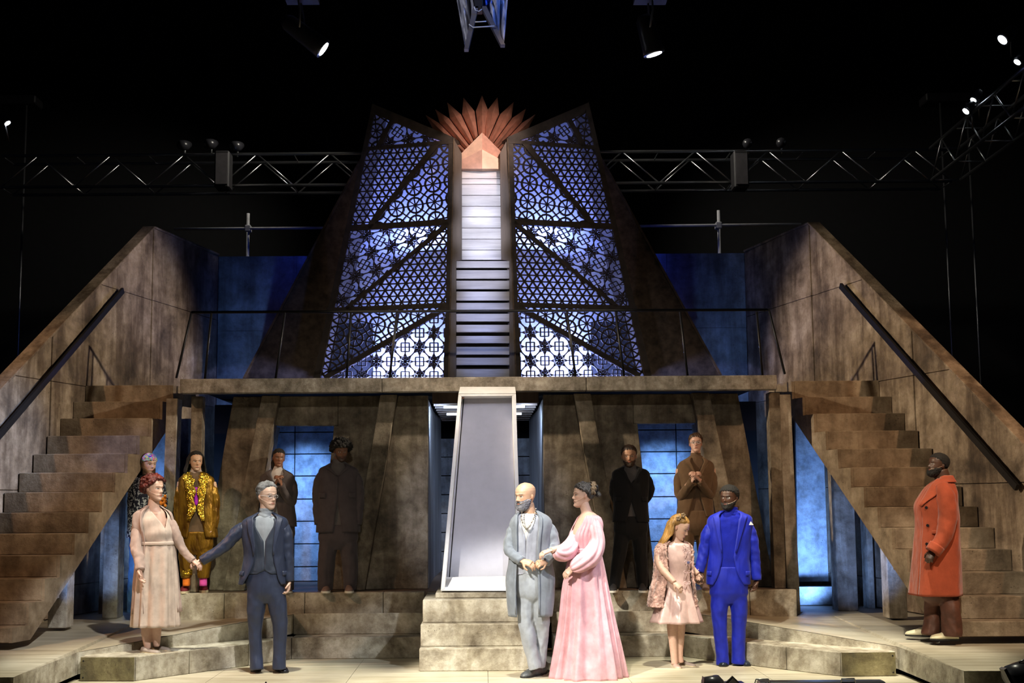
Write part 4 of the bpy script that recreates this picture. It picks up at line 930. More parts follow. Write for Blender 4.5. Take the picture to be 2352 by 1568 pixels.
class Fig:
    def __init__(s, label, px, py, z, vox=.009, hvox=.0045):
        s.G = GZ(px, py, z); s.Y0 = s.G[1]; s.z0 = z; s.m = s.Y0 / F; s.cx = px; s.vox = vox; s.hvox = hvox
        s.root = thing('person', s.G, label, 'person'); s.parts = []; s.core = MB(); s.hands = []; s.head = None
    def P(s, px, py, d=0.0): return PX(px, py, s.Y0 + d)
    def px(s, *q): return [s.P(*p) for p in q]
    def arm(s, pts, rad):
        q = math.copysign(1, s.cx - pts[0][0]); pts = [(pts[0][0] + q * 19, pts[0][1] + 9) + tuple(pts[0][2:])] + [(p_[0] + q * 7, p_[1]) + tuple(p_[2:]) for p_ in pts[1:-1]] + [pts[-1]]; return s.limb(pts, [r * .8 for r in rad[:-1]] + [rad[-1] * .9])
    def limb(s, pts, rad, **kw): s.core.add(*limb(s.px(*pts), [r * s.m for r in rad], **kw)); return s
    def legcore(s, legs, k=.6):
        for pts, rad in legs: s.limb(list(pts) + [], [r * k for r in rad])
        return legs
    def blob(s, c, r): s.core.add(*ball(s.P(*c), tuple(q * s.m for q in r))); return s
    def hand(s, wrist, to, n, side, L=.18, **kw):
        w = s.P(*wrist); f = s.P(*to) - w; s.hands.append(finger_hand(w, f, n, side, L, **kw)); return s
    def body(s, skin, paint):
        mb = MB(); V, Fc = remesh(s.core, s.vox, 3); mb.add(V, Fc)
        for h in s.hands: V, Fc = remesh(h, s.hvox, 1); mb.add(V, Fc)
        n0 = len(mb.V)
        for V, Fc in s.head.ears(): mb.add([s.head.W(v) for v in V], Fc)
        n1 = len(mb.V); mb.add([tuple(v) for v in s.head.WA(s.head.L)], s.head.F)
        o = mb.obj('body', 'skin', s.root, True); at = o.data.color_attributes.new('Col', 'FLOAT_COLOR', 'POINT')
        C = np.ones((len(mb.V), 4)); C[:, :3] = np.array(skin); C[n0:n1, :3] = np.array(skin) * np.array((.95, .8, .75)); C[n1:, :3] = paint
        at.data.foreach_set('color', C.ravel()); s.bodyo = o; return o
    def part(s, name, V, Fc, mat, smooth=True, parent=None, label=None): return mesh_obj(name, V, Fc, mat, parent or s.root, smooth, label)
    # clothing
    def sleeve(s, pts, rad, wr=.09, wf=9.0, seed=0.0, nl=44, n=26): 
        P = s.px(*pts); hx = s.head.C[0]; q = math.copysign(1, hx - P[0][0]); r0 = rad[0] * s.m
        P[0] = P[0] + np.array((q * r0 * .75, 0, -r0 * .3)); 
        for i in range(1, len(P) - 1): P[i] = P[i] + np.array((q * r0 * .42, 0, 0))
        return limb(P, [r * s.m * (.86 if i == 0 else .83 if i < len(rad) - 1 else .92) for i, r in enumerate(rad)], nl, n, wr * 1.5, wf, seed, rnd=True)
    def trousers(s, rows, legs, mat, wr=.07, vox=.008, name='trousers', seed=0.0):
        legs = [(list(p_[:-1]) + [(p_[-1][0], p_[-1][1] + 5) + tuple(p_[-1][2:])], r_) for p_, r_ in legs]
        mb = MB(); r = rows[-1]; rows = list(rows) + [(r[0] + r[2] * .45, r[1], r[2] * .55, r[3] * .6)]; lf = Loft(s, rows); mb.add(*lf.mesh(24, 36, cap=True))
        for i, (pts, rad) in enumerate(legs): mb.add(*limb(s.px(*pts), [r * s.m for r in rad], 54, 40, wr, 6.0, seed + 3.1 * i, crease=.1))
        V, Fc = remesh(mb, vox, 2); return s.part(name, V, Fc, mat)
    def shoe(s, heel, toe, mat, W=.05, H=.075, sole='sole_black', sth=.014, z=None, name='shoe', laces=None, flatshoe=False):
        z = s.z0 if z is None else z; a = GZ(*heel, z); b = GZ(*toe, z); L = np.linalg.norm(b - a)
        f = (b - a) / L; L = min(max(L, .23), .31); sd = np.array((-f[1], f[0], 0.)); 
        U = np.array([0, .04, .12, .28, .45, .62, .8, .93, .99, 1.0]); WW = np.array([.35, .62, .72, .7, .72, .9, .95, .72, .4, .12]) * W
        HH = np.array([.6, .85, 1.0, .98, .85, .62, .48, .36, .2, .08]) * H if not flatshoe else np.array([.5, .62, .62, .5, .4, .36, .34, .28, .18, .08]) * H
        V = []; Fc = []; n = 16
        for u, wd, h in zip(U, WW, HH):
            for k in range(n):
                th = 2 * math.pi * k / n; V.append(a + f * u * L + sd * wd * math.cos(th) + np.array((0, 0, sth + max(0, math.sin(th)) ** .8 * h - .004)))
        for i in range(len(U) - 1):
            for k in range(n): k2 = (k + 1) % n; Fc.append((i * n + k, i * n + k2, (i + 1) * n + k2, (i + 1) * n + k))
        Fc += [tuple(range(n - 1, -1, -1)), tuple((len(U) - 1) * n + k for k in range(n))]
        o = s.part(name, V, Fc, mat)
        out = [a + f * u * L * 1.02 - f * .004 + sd * wd * 1.08 for u, wd in zip(U, WW)] + [a + f * u * L * 1.02 - f * .004 - sd * wd * 1.08 for u, wd in zip(U[::-1], WW[::-1])]
        s.part('sole', *(lambda m: (m.V, m.F))(MB().prism(out, (0, 0, sth))), sole, False, o)
        if laces:
            for i in range(4):
                u = .34 + .09 * i; wd = np.interp(u, U, WW) * .5; h = np.interp(u, U, HH) + sth + .002; c = a + f * u * L
                s.part('lace', *limb([c + sd * wd + np.array((0, 0, h - .012)), c + np.array((0, 0, h)), c + f * .018 - sd * wd + np.array((0, 0, h - .014))], [.0035, .0035, .0035], 6, 5), laces, True, o)
        return o
    def jacket(s, lf, op0, op1, mat, sleeves, name='jacket', fold=None, th=.008, nt=46, nth=60, seed=0.0, wr=.09, label=None):
        """open-fronted shell; op0/op1(t) = angles of the two front edges, measured counter-clockwise from screen right"""
        mb = MB(); fo = fold or (lambda t, a: .006 * nz(math.cos(math.radians(a)) * 2.2 + seed, math.sin(math.radians(a)) * 2.2, t * 7) + .003 * nz(a * .08, t * 12, seed))
        V, Fc = lf.mesh(nt, nth, op0, op1, fo); mb.add(V, Fc)
        o = s.part(name, mb.V, mb.F, mat, label=label); solid(o, th)
        for i, (pts, rad) in enumerate(sleeves): s.part('sleeve', *s.sleeve(pts, rad, wr=wr, seed=seed + i * 5.3), mat, True, o)
        return o
    def strip(s, lf, ts, a0, a1, mat, name, parent, off=.008, n=10, nw=6, th=.005):
        """patch lying on a garment: t from ts[0] to ts[1], angle between a0(t) and a1(t)"""
        V = []; Fc = []
        for i in range(n + 1):
            t = ts[0] + (ts[1] - ts[0]) * i / n; x0 = a0(i / n) if callable(a0) else a0; x1 = a1(i / n) if callable(a1) else a1
            for k in range(nw + 1): V.append(lf.at(t, x0 + (x1 - x0) * k / nw, off))
        for i in range(n):
            for k in range(nw): q = i * (nw + 1) + k; Fc.append((q, q + nw + 1, q + nw + 2, q + 1))
        return solid(s.part(name, V, Fc, mat, True, parent), th, 0)
    def button(s, p, r, mat, parent, nrm=(0, -1, 0)):
        p = np.array(p); nrm = np.array(nrm, float); return s.part('button', *limb([p, p + nrm * .006], [r, r], 2, 10), mat, False, parent)
    def mic(s, side, mat='cord_tan', l=1.0):
        h = s.head; q = side
        pts = [h.W(p) for p in ((q * .33, .06, .02), (q * .335, -.02, -.06), (q * .3, -.16, -.14), (q * .2, -.33, -.22), (q * .13, -.41, -.245))]
        return s.part('headset_microphone', *limb(pts, [.0015, .0015, .0015, .0015, .0035], 20, 6), mat)
    def collar_tube(s, pts, rad, mat, name='turtleneck_collar', parent=None, wr=.06): return s.part(name, *limb(s.px(*pts), [r * s.m for r in rad], 14, 26, wr, 22.0), mat, True, parent)
    def glasses(s, mat='glass_frame'):
        h = s.head; fr = []
        for q in (-1, 1):
            mb = MB(); c = np.array((q * .13, -.405, .0)); pts = [h.W(c + np.array((.085 * math.cos(a), .02 * abs(math.cos(a)) * (1 if math.cos(a) * q > 0 else 0), .058 * math.sin(a)))) for a in np.linspace(0, 2 * math.pi, 25)]
            mb.add(*limb(pts, [.0019] * 25, 25, 6)); fr.append((mb.V, mb.F))
            fr.append(limb([h.W((q * .215, -.385, .01)), h.W((q * .3, -.2, .02)), h.W((q * .325, .04, .015))], [.002] * 3, 10, 6))
        fr.append(limb([h.W((-.05, -.42, .005)), h.W((0, -.43, .012)), h.W((.05, -.42, .005))], [.003] * 3, 8, 6))
        mb = MB()
        for V, Fc in fr: mb.add(V, Fc)
        return s.part('glasses', mb.V, mb.F, mat)
def const(v): return lambda t: v
def lerp(pairs):
    xs_, ys2 = zip(*pairs); return lambda t: float(np.interp(t, xs_, ys2))
m, nt, b = nodes('skin'); at_ = N(nt, 'ShaderNodeAttribute', attribute_name='Col'); co_ = coords(nt); n_ = N(nt, 'ShaderNodeTexNoise', Scale=45.0, Detail=4.0); nt.links.new(co_, n_.inputs[0])
nt.links.new(mixc(nt, at_.outputs[0], ramp(nt, n_.outputs[0], [(.3, (.8, .74, .7)), (.7, (1, 1, 1))]), .5, 'MULTIPLY'), b.inputs['Base Color']); b.inputs['Roughness'].default_value = .46; bump(nt, b, n_.outputs[0], .08, .003)
def cloth(name, col, rough=.8, bs=.25, bscale=320.0, sheen=.15, var=.1, spec=.25, drape=.4):
    """woven cloth: fine weave bump over soft creases"""
    m = plain(name, col, rough, 0, var, 0, bscale, None, sheen, spec); nt = m.node_tree; b = nt.nodes['Principled BSDF']
    c1 = coords(nt, (1.4, 1.4, .5)); c2 = coords(nt); n1 = N(nt, 'ShaderNodeTexNoise', Scale=11.0, Detail=1.5, Roughness=.4, Distortion=.35); nt.links.new(c1, n1.inputs[0])
    n2 = N(nt, 'ShaderNodeTexNoise', Scale=bscale, Detail=2.0); nt.links.new(c2, n2.inputs[0])
    b1 = N(nt, 'ShaderNodeBump', Strength=drape, Distance=.035); nt.links.new(n1.outputs[0], b1.inputs['Height'])
    b2 = N(nt, 'ShaderNodeBump', Strength=bs, Distance=.006); nt.links.new(n2.outputs[0], b2.inputs['Height']); nt.links.new(b1.outputs[0], b2.inputs['Normal']); nt.links.new(b2.outputs[0], b.inputs['Normal'])
    return m
def hair_sheet(fig, rows, mat, name='long_hair', grooves=26, amp=.03, seed=0.0, th=.012):
    """hair falling round the head: rows (z, x centre, y centre, rx, ry, half open angle) in head units, open towards the face"""
    h = fig.head; A = cr(rows, 40); V = []; Fc = []; n = 90
    for i, (z, xc, yc, rx, ry, oa) in enumerate(A):
        for k in range(n + 1):
            a = math.radians(oa + (360 - 2 * oa) * k / n); gr = 1 + amp * (math.sin(a * grooves + 2.2 * nz(a * 2, i * .1, seed)) + 1.2 * nz(a * 5 + seed, i * .16, 3)) * min(1, .25 + i / 14)
            V.append(h.C + h.RY @ (h.H * np.array((xc + rx * math.sin(a) * gr, yc - ry * math.cos(a) * gr, z + .012 * nz(a * 4, i * .3, seed)))))
    for i in range(len(A) - 1):
        for k in range(n): q = i * (n + 1) + k; Fc.append((q, q + 1, q + n + 2, q + n + 1))
    return solid(fig.part(name, V, Fc, mat), th)
def curls(fig, mask, n, r, mat, name='hair', off=.03, vox=.005, seed=1, taper=None):
    """curly hair: many small rolls set over the scalp and merged"""
    h = fig.head; L = h.L.reshape(-1, 3); Nn = h.Nn.reshape(-1, 3); mk = np.clip(mask(L[:, 0], L[:, 1], L[:, 2]), 0, 1); idx = np.where(mk > .5)[0]; rng = random.Random(seed); mb = MB()
    pr = np.hypot(L[idx, 0], L[idx, 1]) + .02                     # even spread over the scalp
    w_ = pr / pr.sum()
    ch = np.random.RandomState(seed).choice(idx, n, p=w_)
    for i in ch:
        rr = r * (.75 + .5 * rng.random()); p = L[i] + Nn[i] * off * (.6 + .8 * rng.random()) * (taper(L[i]) if taper else 1); R_ = np.array(Matrix.Rotation(rng.random() * 6, 3, 'Z') @ Matrix.Rotation(rng.random() * 6, 3, 'X'))
        V, Fc = ball((0, 0, 0), (rr * 1.25, rr * .8, rr * .8), 9, 7, R_); mb.add([h.W(p + np.array(v)) for v in V], Fc)
    return fig.part(name, *remesh(mb, vox, 1), mat)
# ================================================================== PEOPLE
cloth('navy', (.024, .033, .066), .42, .15, 400, .05, spec=.4); cloth('navy_vest', (.024, .033, .055), .55, .15, 400, .05, spec=.35); cloth('grey_knit', (.26, .29, .33), .9, .18, 260)
cloth('robe_grey', (.2, .225, .265), .9, .18, 220, .3); cloth('vest_grey', (.33, .35, .42), .8, .25, 300); cloth('trouser_grey', (.34, .37, .42), .75, .2, 300)
cloth('pink_chiffon', (.62, .34, .385), .7, .12, 300, .3); cloth('beige_knit', (.41, .3, .255), .9, .18, 240, .2); cloth('beige_dress', (.54, .435, .365), .8, .2, 300, .1)
cloth('suit_taupe', (.085, .07, .07), .85, .3, 300); cloth('suit_plum', (.06, .05, .056), .85, .3, 300); cloth('suit_black', (.008, .008, .0095), .85, .3, 300); cloth('suit_brown', (.13, .08, .045), .9, .5, 260)
cloth('white_knit', (.6, .57, .55), .9, .3, 240); cloth('taupe_knit', (.1, .09, .09), .9, .4, 240); cloth('brown_knit', (.12, .075, .045), .9, .4, 240)
cloth('royal_blue', (.004, .015, .4), .6, .2, 350, .1, spec=.4); cloth('blue_knit', (.004, .012, .33), .85, .4, 250); cloth('coat_orange', (.37, .07, .03), .85, .4, 200, .25)
cloth('satin_pink', (.62, .43, .4), .32, .08, 120, 0, spec=.5); cloth('fur_pink', (.55, .34, .29), .95, .9, 90, .5, .35); plain('brown_leather', (.1, .035, .02), .62, 0, .2, .25, 40)
plain('shoe_black', (.012, .012, .016), .22, 0, .05); plain('shoe_grey', (.1, .11, .115), .35, 0, .1, .2, 60); plain('shoe_cream', (.72, .66, .45), .4, 0, .06, .15, 30); plain('shoe_nude', (.6, .43, .36), .45, 0, .06); plain('shoe_taupe', (.34, .28, .24), .5, 0, .08, .2, 60)
plain('shoe_navy', (.012, .018, .03), .15, 0, .05); plain('canvas_maroon', (.16, .012, .025), .75, 0, .15, .2, 200); plain('canvas_brown', (.2, .13, .11), .8, 0, .15, .2, 200); plain('canvas_dark', (.03, .028, .03), .8)
plain('sole_black', (.01, .01, .01), .6); plain('sole_white', (.7, .68, .6), .6); plain('sole_cream', (.6, .52, .36), .6); plain('sock_orange', (.9, .22, .02), .9); plain('sock_pink', (.85, .1, .5), .9)
plain('hair_grey', (.2, .2, .21), .6, 0, .7, 1.0, 90, stretch=(1, 1, .35)); plain('hair_dark', (.009, .007, .006), .85, 0, .4, .8, 90, stretch=(1, 1, .35)); plain('hair_red', (.11, .01, .006), .38, 0, .5, 1.0, 70); plain('hair_brown', (.05, .025, .013), .5, 0, .5, .9, 80, stretch=(1, 1, .35))
plain('hair_salt', (.05, .042, .04), .5, 0, .6, 1.0, 80); plain('hair_braid', (.2, .13, .07), .5, 0, .4, .8, 80); plain('hair_gold', (.36, .19, .05), .42, 0, .55, .9, 60, stretch=(1, 1, .35)); plain('beard_grey', (.2, .2, .23), .8, 0, .6, 1.0, 120)
plain('glass_frame', (.55, .55, .58), .15, .2); plain('cord_tan', (.5, .33, .24), .5); plain('button_dark', (.015, .012, .015), .3); plain('bead_grey', (.4, .38, .34), .35, .3, .4); plain('bead_dark', (.12, .09, .07), .4); plain('gold_ring', (.8, .55, .2), .2, 1.0)
plain('magenta_satin', (.45, .03, .6), .3); plain('orange_feather', (.95, .25, .01), .8, 0, .3, .8, 60); plain('denim_blue', (.05, .15, .35), .85, 0, .2, .3, 250); plain('ribbon_pink', (.7, .5, .5), .4); plain('white_cotton', (.75, .75, .78), .8); plain('gem', (.25, .27, .5), .08, .6)
m, nt, b = nodes('sequin_gold'); co_ = coords(nt); v_ = N(nt, 'ShaderNodeTexVoronoi', Scale=130.0); nt.links.new(co_, v_.inputs[0]); n_ = N(nt, 'ShaderNodeTexNoise', Scale=7.0, Detail=3.0); nt.links.new(co_, n_.inputs[0])
nt.links.new(ramp(nt, n_.outputs[0], [(.35, (.28, .14, .01)), (.6, (.75, .5, .06))]), b.inputs['Base Color']); b.inputs['Metallic'].default_value = .9; b.inputs['Roughness'].default_value = .3; 
gn_ = N(nt, 'ShaderNodeNewGeometry'); s1_ = N(nt, 'ShaderNodeVectorMath', operation='SUBTRACT'); s1_.inputs[1].default_value = (.5, .5, .5); nt.links.new(v_.outputs[1], s1_.inputs[0]); s2_ = N(nt, 'ShaderNodeVectorMath', operation='MULTIPLY_ADD'); s2_.inputs[1].default_value = (1.1, 1.1, 1.1)
nt.links.new(s1_.outputs[0], s2_.inputs[0]); nt.links.new(gn_.outputs['Normal'], s2_.inputs[2]); s3_ = N(nt, 'ShaderNodeVectorMath', operation='NORMALIZE'); nt.links.new(s2_.outputs[0], s3_.inputs[0]); nt.links.new(s3_.outputs[0], b.inputs['Normal'])
m, nt, b = nodes('lame_gold'); co_ = coords(nt, (1, 1, .3)); n_ = N(nt, 'ShaderNodeTexNoise', Scale=14.0, Detail=4.0); nt.links.new(co_, n_.inputs[0])
nt.links.new(ramp(nt, n_.outputs[0], [(.3, (.09, .035, .003)), (.65, (.32, .17, .015))]), b.inputs['Base Color']); b.inputs['Metallic'].default_value = .6; b.inputs['Roughness'].default_value = .36; bump(nt, b, n_.outputs[0], .8, .04)
def patterned(name, base, c2, c3, sc):
    m, nt, b = nodes(name); co_ = coords(nt); n1 = N(nt, 'ShaderNodeTexNoise', Scale=sc, Detail=2.0, Distortion=1.5); nt.links.new(co_, n1.inputs[0]); v = N(nt, 'ShaderNodeTexVoronoi', Scale=sc * 1.7); nt.links.new(co_, v.inputs[0])
    c = mixc(nt, base, c2, ramp(nt, n1.outputs[0], [(.52, (0, 0, 0)), (.55, (1, 1, 1))])); c = mixc(nt, c, v.outputs[1], .6 if c3 else 0.0); nt.links.new(c, b.inputs['Base Color']); b.inputs['Roughness'].default_value = .8
patterned('print_shirt', (.012, .012, .03), (.6, .6, .65), False, 26); patterned('print_bandana', (.02, .01, .06), (.55, .05, .25), True, 34)
def hmask(f=.27, temple=.12, ear=.0, back=-.28, k=8):
    def fn(x, y, z):
        rag = .018 * np.sin(x * 61 + y * 37) + .012 * np.sin(x * 131 - y * 83 + z * 40); return (z + rag - np.interp(y, [-.42, -.3, -.14, .02, .16, .4], [f, f - .03, temple, ear, back * .6, back])) * k
    return fn
def torso(fig, rows, k=.68): fig.core.add(*Loft(fig, [(r[0], r[1], r[2] * k, r[3] * k) + tuple(r[4:]) for r in rows]).mesh(26, 28, cap=True))
def suit(fig, rows, yaw, op, mat, sleeves, lap=(0, .5), lapw=24, seed=0.0, pockets=None, buttons=(), bmat='button_dark', wr=.09, lapmat=None, asym=0, name='jacket', th=.008):
    ph = -90 + yaw; lf = Loft(fig, rows); f = lerp(op)
    o = fig.jacket(lf, lambda t: ph + asym + f(t), lambda t: ph + asym + 360 - f(t), mat, sleeves, name, seed=seed, wr=wr, th=th)
    if lap:
        for sg in (1, -1):
            T = lambda u: lap[0] + (lap[1] - lap[0]) * u
            wd = lerp([(0, lapw * .55), (.3, lapw), (.42, lapw * .8), (1, 3)])
            a0 = lambda u, sg=sg: ph + asym + sg * f(T(u)); a1 = lambda u, sg=sg: ph + asym + sg * (f(T(u)) + wd(u))
            fig.strip(lf, lap, a0, a1, lapmat or mat, 'lapel', o, .012, 16, 6)
    if pockets:
        tp, w0, w1 = pockets
        for sg in (1, -1): fig.strip(lf, (tp, tp + .045), ph + sg * w0, ph + sg * w1, mat, 'pocket_flap', o, .012, 3, 5)
    for tb, ab in buttons: p = lf.at(tb, ph + ab, .012); fig.button(p, .008, bmat, o)
    return o, lf
PALE, FAIR, OLIVE, BROWN, DEEP = (.62, .4, .31), (.64, .44, .35), (.5, .3, .2), (.2, .095, .055), (.075, .034, .02)
# ---------------------------------------------------------------- man in navy suit
p = Fig('person in navy three-piece suit and glasses holding the hand of the woman in beige', 620, 1545, 0)
R = [(1176, 611, 19, 15), (1183, 611, 31, 18), (1189, 610, 44, 22), (1198, 609, 52, 25), (1218, 608, 53, 28), (1245, 608, 50, 29), (1275, 608, 48, 28), (1305, 607, 51, 29), (1328, 604, 54, 30), (1341, 603, 55, 30)]
torso(p, R[:8]); p.limb([(612, 1150), (611, 1184)], [14, 15]); p.limb([(580, 1206), (540, 1226), (505, 1257, -.02), (464, 1288, -.02)], [10, 9.5, 8.5, 7.5]); p.arm([(656, 1202), (667, 1268), (664, 1330)], [9.8, 7.92, 8])
LG = p.legcore([([(593, 1352), (588, 1400), (586, 1440), (588, 1500), (590, 1533, -.02)], [23.5, 20.5, 16, 14.5, 15.5]), ([(630, 1352), (639, 1400), (643, 1440), (642, 1500), (641, 1531)], [23.5, 20.5, 16.5, 14.5, 16])])
p.hand((464, 1287.5, -.02), (444, 1293, -.03), (.2, -.3, -.8), 1, .165, curl=.75, thumb=.6); p.hand((664, 1333), (661, 1364, -.02), (-.7, -.3, .1), -1, .17, curl=.6)
p.head = Head(p, 613, 1139, 62, 48, 2, 0, 0, .98, 1.05)
sk = FAIR; p.body(sk, p.head.paint(sk, brow=(.09, .08, .08), iris=(.08, .1, .12), gaze=(.01, 0)))
p.head.shell(hmask(.35, .2, .06, -.3), lambda x, y, z: .045 + .1 * np.clip(z - .15, 0, 1), 'hair', 'hair_grey', p.root, 11, .55, stretch=(1, 1, .7)); p.glasses(); p.mic(-1)
jk, lf = suit(p, R, 4, [(0, 46), (.2, 34), (.33, 25), (.6, 21), (.7, 23), (.85, 36), (1, 50)], 'navy', [([(556, 1199, .02), (537, 1224), (505, 1257, -.02), (463, 1288, -.03)], [17, 18.5, 15.5, 11.5]), ([(652, 1198, .02), (663, 1222), (668, 1270), (664, 1334)], [16, 17.5, 14.5, 11.5])], (.08, .66), 26, 1.0, (.8, 52, 76))
p.button(lf.at(.68, -86 - 25, .014), .007, 'button_dark', jk)
Rv = [(1190, 610, 34, 22), (1200, 610, 42, 24), (1220, 609, 45, 26), (1250, 609, 43, 26), (1280, 609, 42, 26), (1305, 609, 45, 27), (1316, 609, 46, 27)]; lv = Loft(p, Rv); fv = lerp([(0, 34), (.25, 24), (.45, 2), (.85, -1.5), (1, 16)])
vo = p.jacket(lv, lambda t: -87 + fv(t), lambda t: -87 + 360 - fv(t), 'navy_vest', [], 'waistcoat', seed=3.)
for k in range(4): p.button(lv.at(.5 + .115 * k, -84, .008), .007, 'glass_frame', vo)
so = p.part('shirt', *Loft(p, [(1183, 611, 18, 15), (1190, 610, 30, 19), (1205, 610, 40, 23), (1230, 609, 42, 25), (1320, 609, 40, 25)]).mesh(24, 36), 'grey_knit'); p.collar_tube([(612, 1167), (611.5, 1176), (610.5, 1188)], [15.5, 16, 18], 'grey_knit', parent=so)
p.trousers([(1290, 609, 40, 25), (1320, 609, 42, 26), (1350, 610, 42, 26), (1366, 611, 40, 24)], LG, 'navy', .06)
p.shoe((594, 1533), (580, 1551), 'shoe_black', .05, .085); p.shoe((634, 1536), (664, 1549), 'shoe_black', .05, .085)
# ---------------------------------------------------------------- woman in beige
p = Fig('person in long beige cardigan and dress with dark red hair, standing on the low step', 345, 1495, .22)
R = [(1160, 352, 16, 13), (1167, 352, 26, 17), (1174, 351, 38, 21), (1184, 350, 45, 24), (1205, 352, 47, 29), (1232, 357, 44, 29), (1250, 358, 43, 28), (1290, 357, 45, 30), (1340, 358, 49, 32), (1405, 360, 53, 34)]
torso(p, R[:8]); p.limb([(354, 1140), (352, 1172)], [12, 14]); p.arm([(312, 1190, -.02), (308, 1255, -.1), (321, 1304, -.17)], [9.1, 7.92, 7]); p.arm([(394, 1192), (418, 1248), (443, 1287)], [9.1, 7.2, 7])
p.limb([(345, 1270), (338, 1380), (335, 1440), (339, 1490)], [18, 14, 12, 7]); p.limb([(356, 1270), (360, 1380), (359, 1440), (360, 1484, .02)], [18, 14, 12, 7])
p.hand((321, 1306, -.18), (324, 1335, -.19), (.8, -.2, .2), 1, .165, curl=.45); p.hand((441, 1285), (458, 1297, -.01), (-.1, .3, -.9), 1, .16, curl=.55)
p.head = Head(p, 353, 1122, 58, 62, 0, 0, -.02, .96, 1.0, .92); sk = PALE
p.body(sk, p.head.paint(sk, lip=(.45, .12, .1), brow=(.1, .03, .02), gaze=(.02, 0)))
p.head.shell(hmask(.29, .12, .0, -.3), .08, 'hair', 'hair_red', p.root, 10, .4); curls(p, hmask(.33, .15, .03, -.25), 260, .075, 'hair_red', 'hair_curls', .09, .005, 3, lambda q: .4 + 1.1 * min(1, max(0, q[1] + .4)))
mb = MB()
for k in range(16):
    a = k * .7; c = (.06 * math.cos(a), .36 + .12 * math.sin(a * 1.3), .14 + .2 * math.cos(a * 1.1)); V, Fc = ball(p.head.W(c), (.12 + .03 * math.sin(k * 2.1)) * p.head.H, 12, 9); mb.add(V, Fc)
p.part('hair_bun', *remesh(mb, .006, 2), 'hair_red'); p.mic(-1)
ph = -90 + 32
lf = Loft(p, R); f1 = lerp([(0, 52), (.3, 48), (.55, 52), (.8, 54), (1, 50)])
pl = lambda t, a: (.004 + .016 * t) * math.sin(math.radians(a) * 9 + 2 * nz(t * 3, a * .01, 1)) * (.3 + .7 * t) + .006 * nz(a * .05, t * 9, 2.)
co = p.jacket(lf, lambda t: ph + f1(t), lambda t: ph + 360 - f1(t) * 1.0, 'beige_knit', [([(315, 1186, .0), (311, 1215, -.03), (307, 1258, -.1), (313, 1285, -.14), (322, 1308, -.18)], [15, 17.5, 15.5, 14, 11.5]), ([(390, 1186, .02), (402, 1212), (419, 1250), (433, 1272), (443, 1287)], [13, 15, 12.5, 11, 9.5])], 'cardigan', pl, .007, 50, 72, 2.0, .12)
T = lambda u: u * .5
p.strip(lf, (.02, .5), lambda u: ph - f1(u * .5) - 2, lambda u: ph - f1(u * .5) - 2 - 15 * (1 - u), 'beige_knit', 'cardigan_collar', co, .012, 14, 5)
Rd = [(1168, 353, 22, 15), (1178, 353, 33, 20), (1195, 355, 39, 26), (1222, 360, 40, 30), (1246, 362, 38, 26), (1252, 361, 39, 27)]; ld = Loft(p, Rd); fd = lerp([(0, 50), (.35, 22), (.55, -2), (1, -3)])
wrap = lambda t, a: .006 * math.sin(t * 26 + math.radians(a) * 2.2) * t
do = p.jacket(ld, lambda t: ph + 8 + fd(t), lambda t: ph + 8 + 360 - fd(t), 'beige_dress', [], 'dress_bodice', wrap, .006, 34, 60)
Rs = [(1247, 361, 39, 27), (1275, 360, 42, 29), (1320, 358, 46, 32), (1380, 357, 49, 35), (1438, 356, 51, 37)]
sk_f = lambda t, a: t ** .7 * .02 * (math.cos(math.radians(a) * 13 + 1.2 * math.sin(a * .05)) + .5 * math.sin(math.radians(a) * 5 + 1)) + .012 * t * (abs(math.sin(math.radians(a) * 4)) - .5)
solid(p.part('dress_skirt', *Loft(p, Rs).mesh(40, 120, fold=sk_f), 'beige_dress'), .005)
lb = Loft(p, [(1243, 361, 39.5, 27.5), (1251, 361, 39.5, 27.5)]); bo = p.part('belt', *lb.mesh(3, 48, off=.006), 'beige_dress'); solid(bo, .006); p.button(lb.at(.5, ph + 4, .01), .012, 'button_dark', bo)
p.shoe((325, 1497), (362, 1500), 'shoe_taupe', .042, .075, 'sole_cream', .008, flatshoe=True, name='flat_shoe'); p.shoe((352, 1488), (402, 1497), 'shoe_taupe', .042, .075, 'sole_cream', .008, flatshoe=True, name='flat_shoe')
# ---------------------------------------------------------------- bald man in grey robe
p = Fig('bald person with grey beard in long grey cardigan and bead necklace', 1228, 1556, 0)
R = [(1172, 1216, 19, 16), (1179, 1217, 32, 20), (1187, 1219, 42, 25), (1199, 1220, 48, 28), (1222, 1219, 49, 31), (1255, 1218, 47, 31), (1290, 1218, 50, 31), (1330, 1218, 56, 34), (1375, 1218, 54, 36), (1414, 1218, 50, 35)]
torso(p, R[:8]); p.limb([(1211, 1155), (1216, 1182)], [15, 16]); p.arm([(1172, 1198), (1160, 1258, -.02), (1197, 1287, -.14)], [9.8, 8.64, 8]); p.arm([(1268, 1200), (1282, 1254), (1258, 1289, -.14)], [9.8, 8.64, 8])
LG = p.legcore([([(1210, 1350), (1208, 1410), (1213, 1460, -.02), (1222, 1505), (1230, 1530)], [22, 20, 16.5, 14, 15]), ([(1238, 1350), (1243, 1410), (1245, 1460, .05), (1242, 1505, .08), (1240, 1526, .1)], [21, 19, 15.5, 13, 12])])
p.hand((1199, 1287, -.16), (1224, 1296, -.2), (.25, .4, -.6), -1, .175, curl=.55, thumb=.2); p.hand((1254, 1290, -.14), (1236, 1293, -.2), (-.2, .5, -.5), 1, .165, curl=1.0)
p.head = Head(p, 1207, 1139, 62, -48, 4, 0, -.02, 1.0, 1.2); sk = (.55, .34, .22)
p.body(sk, p.head.paint(sk, brow=(.03, .025, .025), gaze=(-.02, 0), beard=(.2, .19, .2), iris=(.03, .02, .01)))
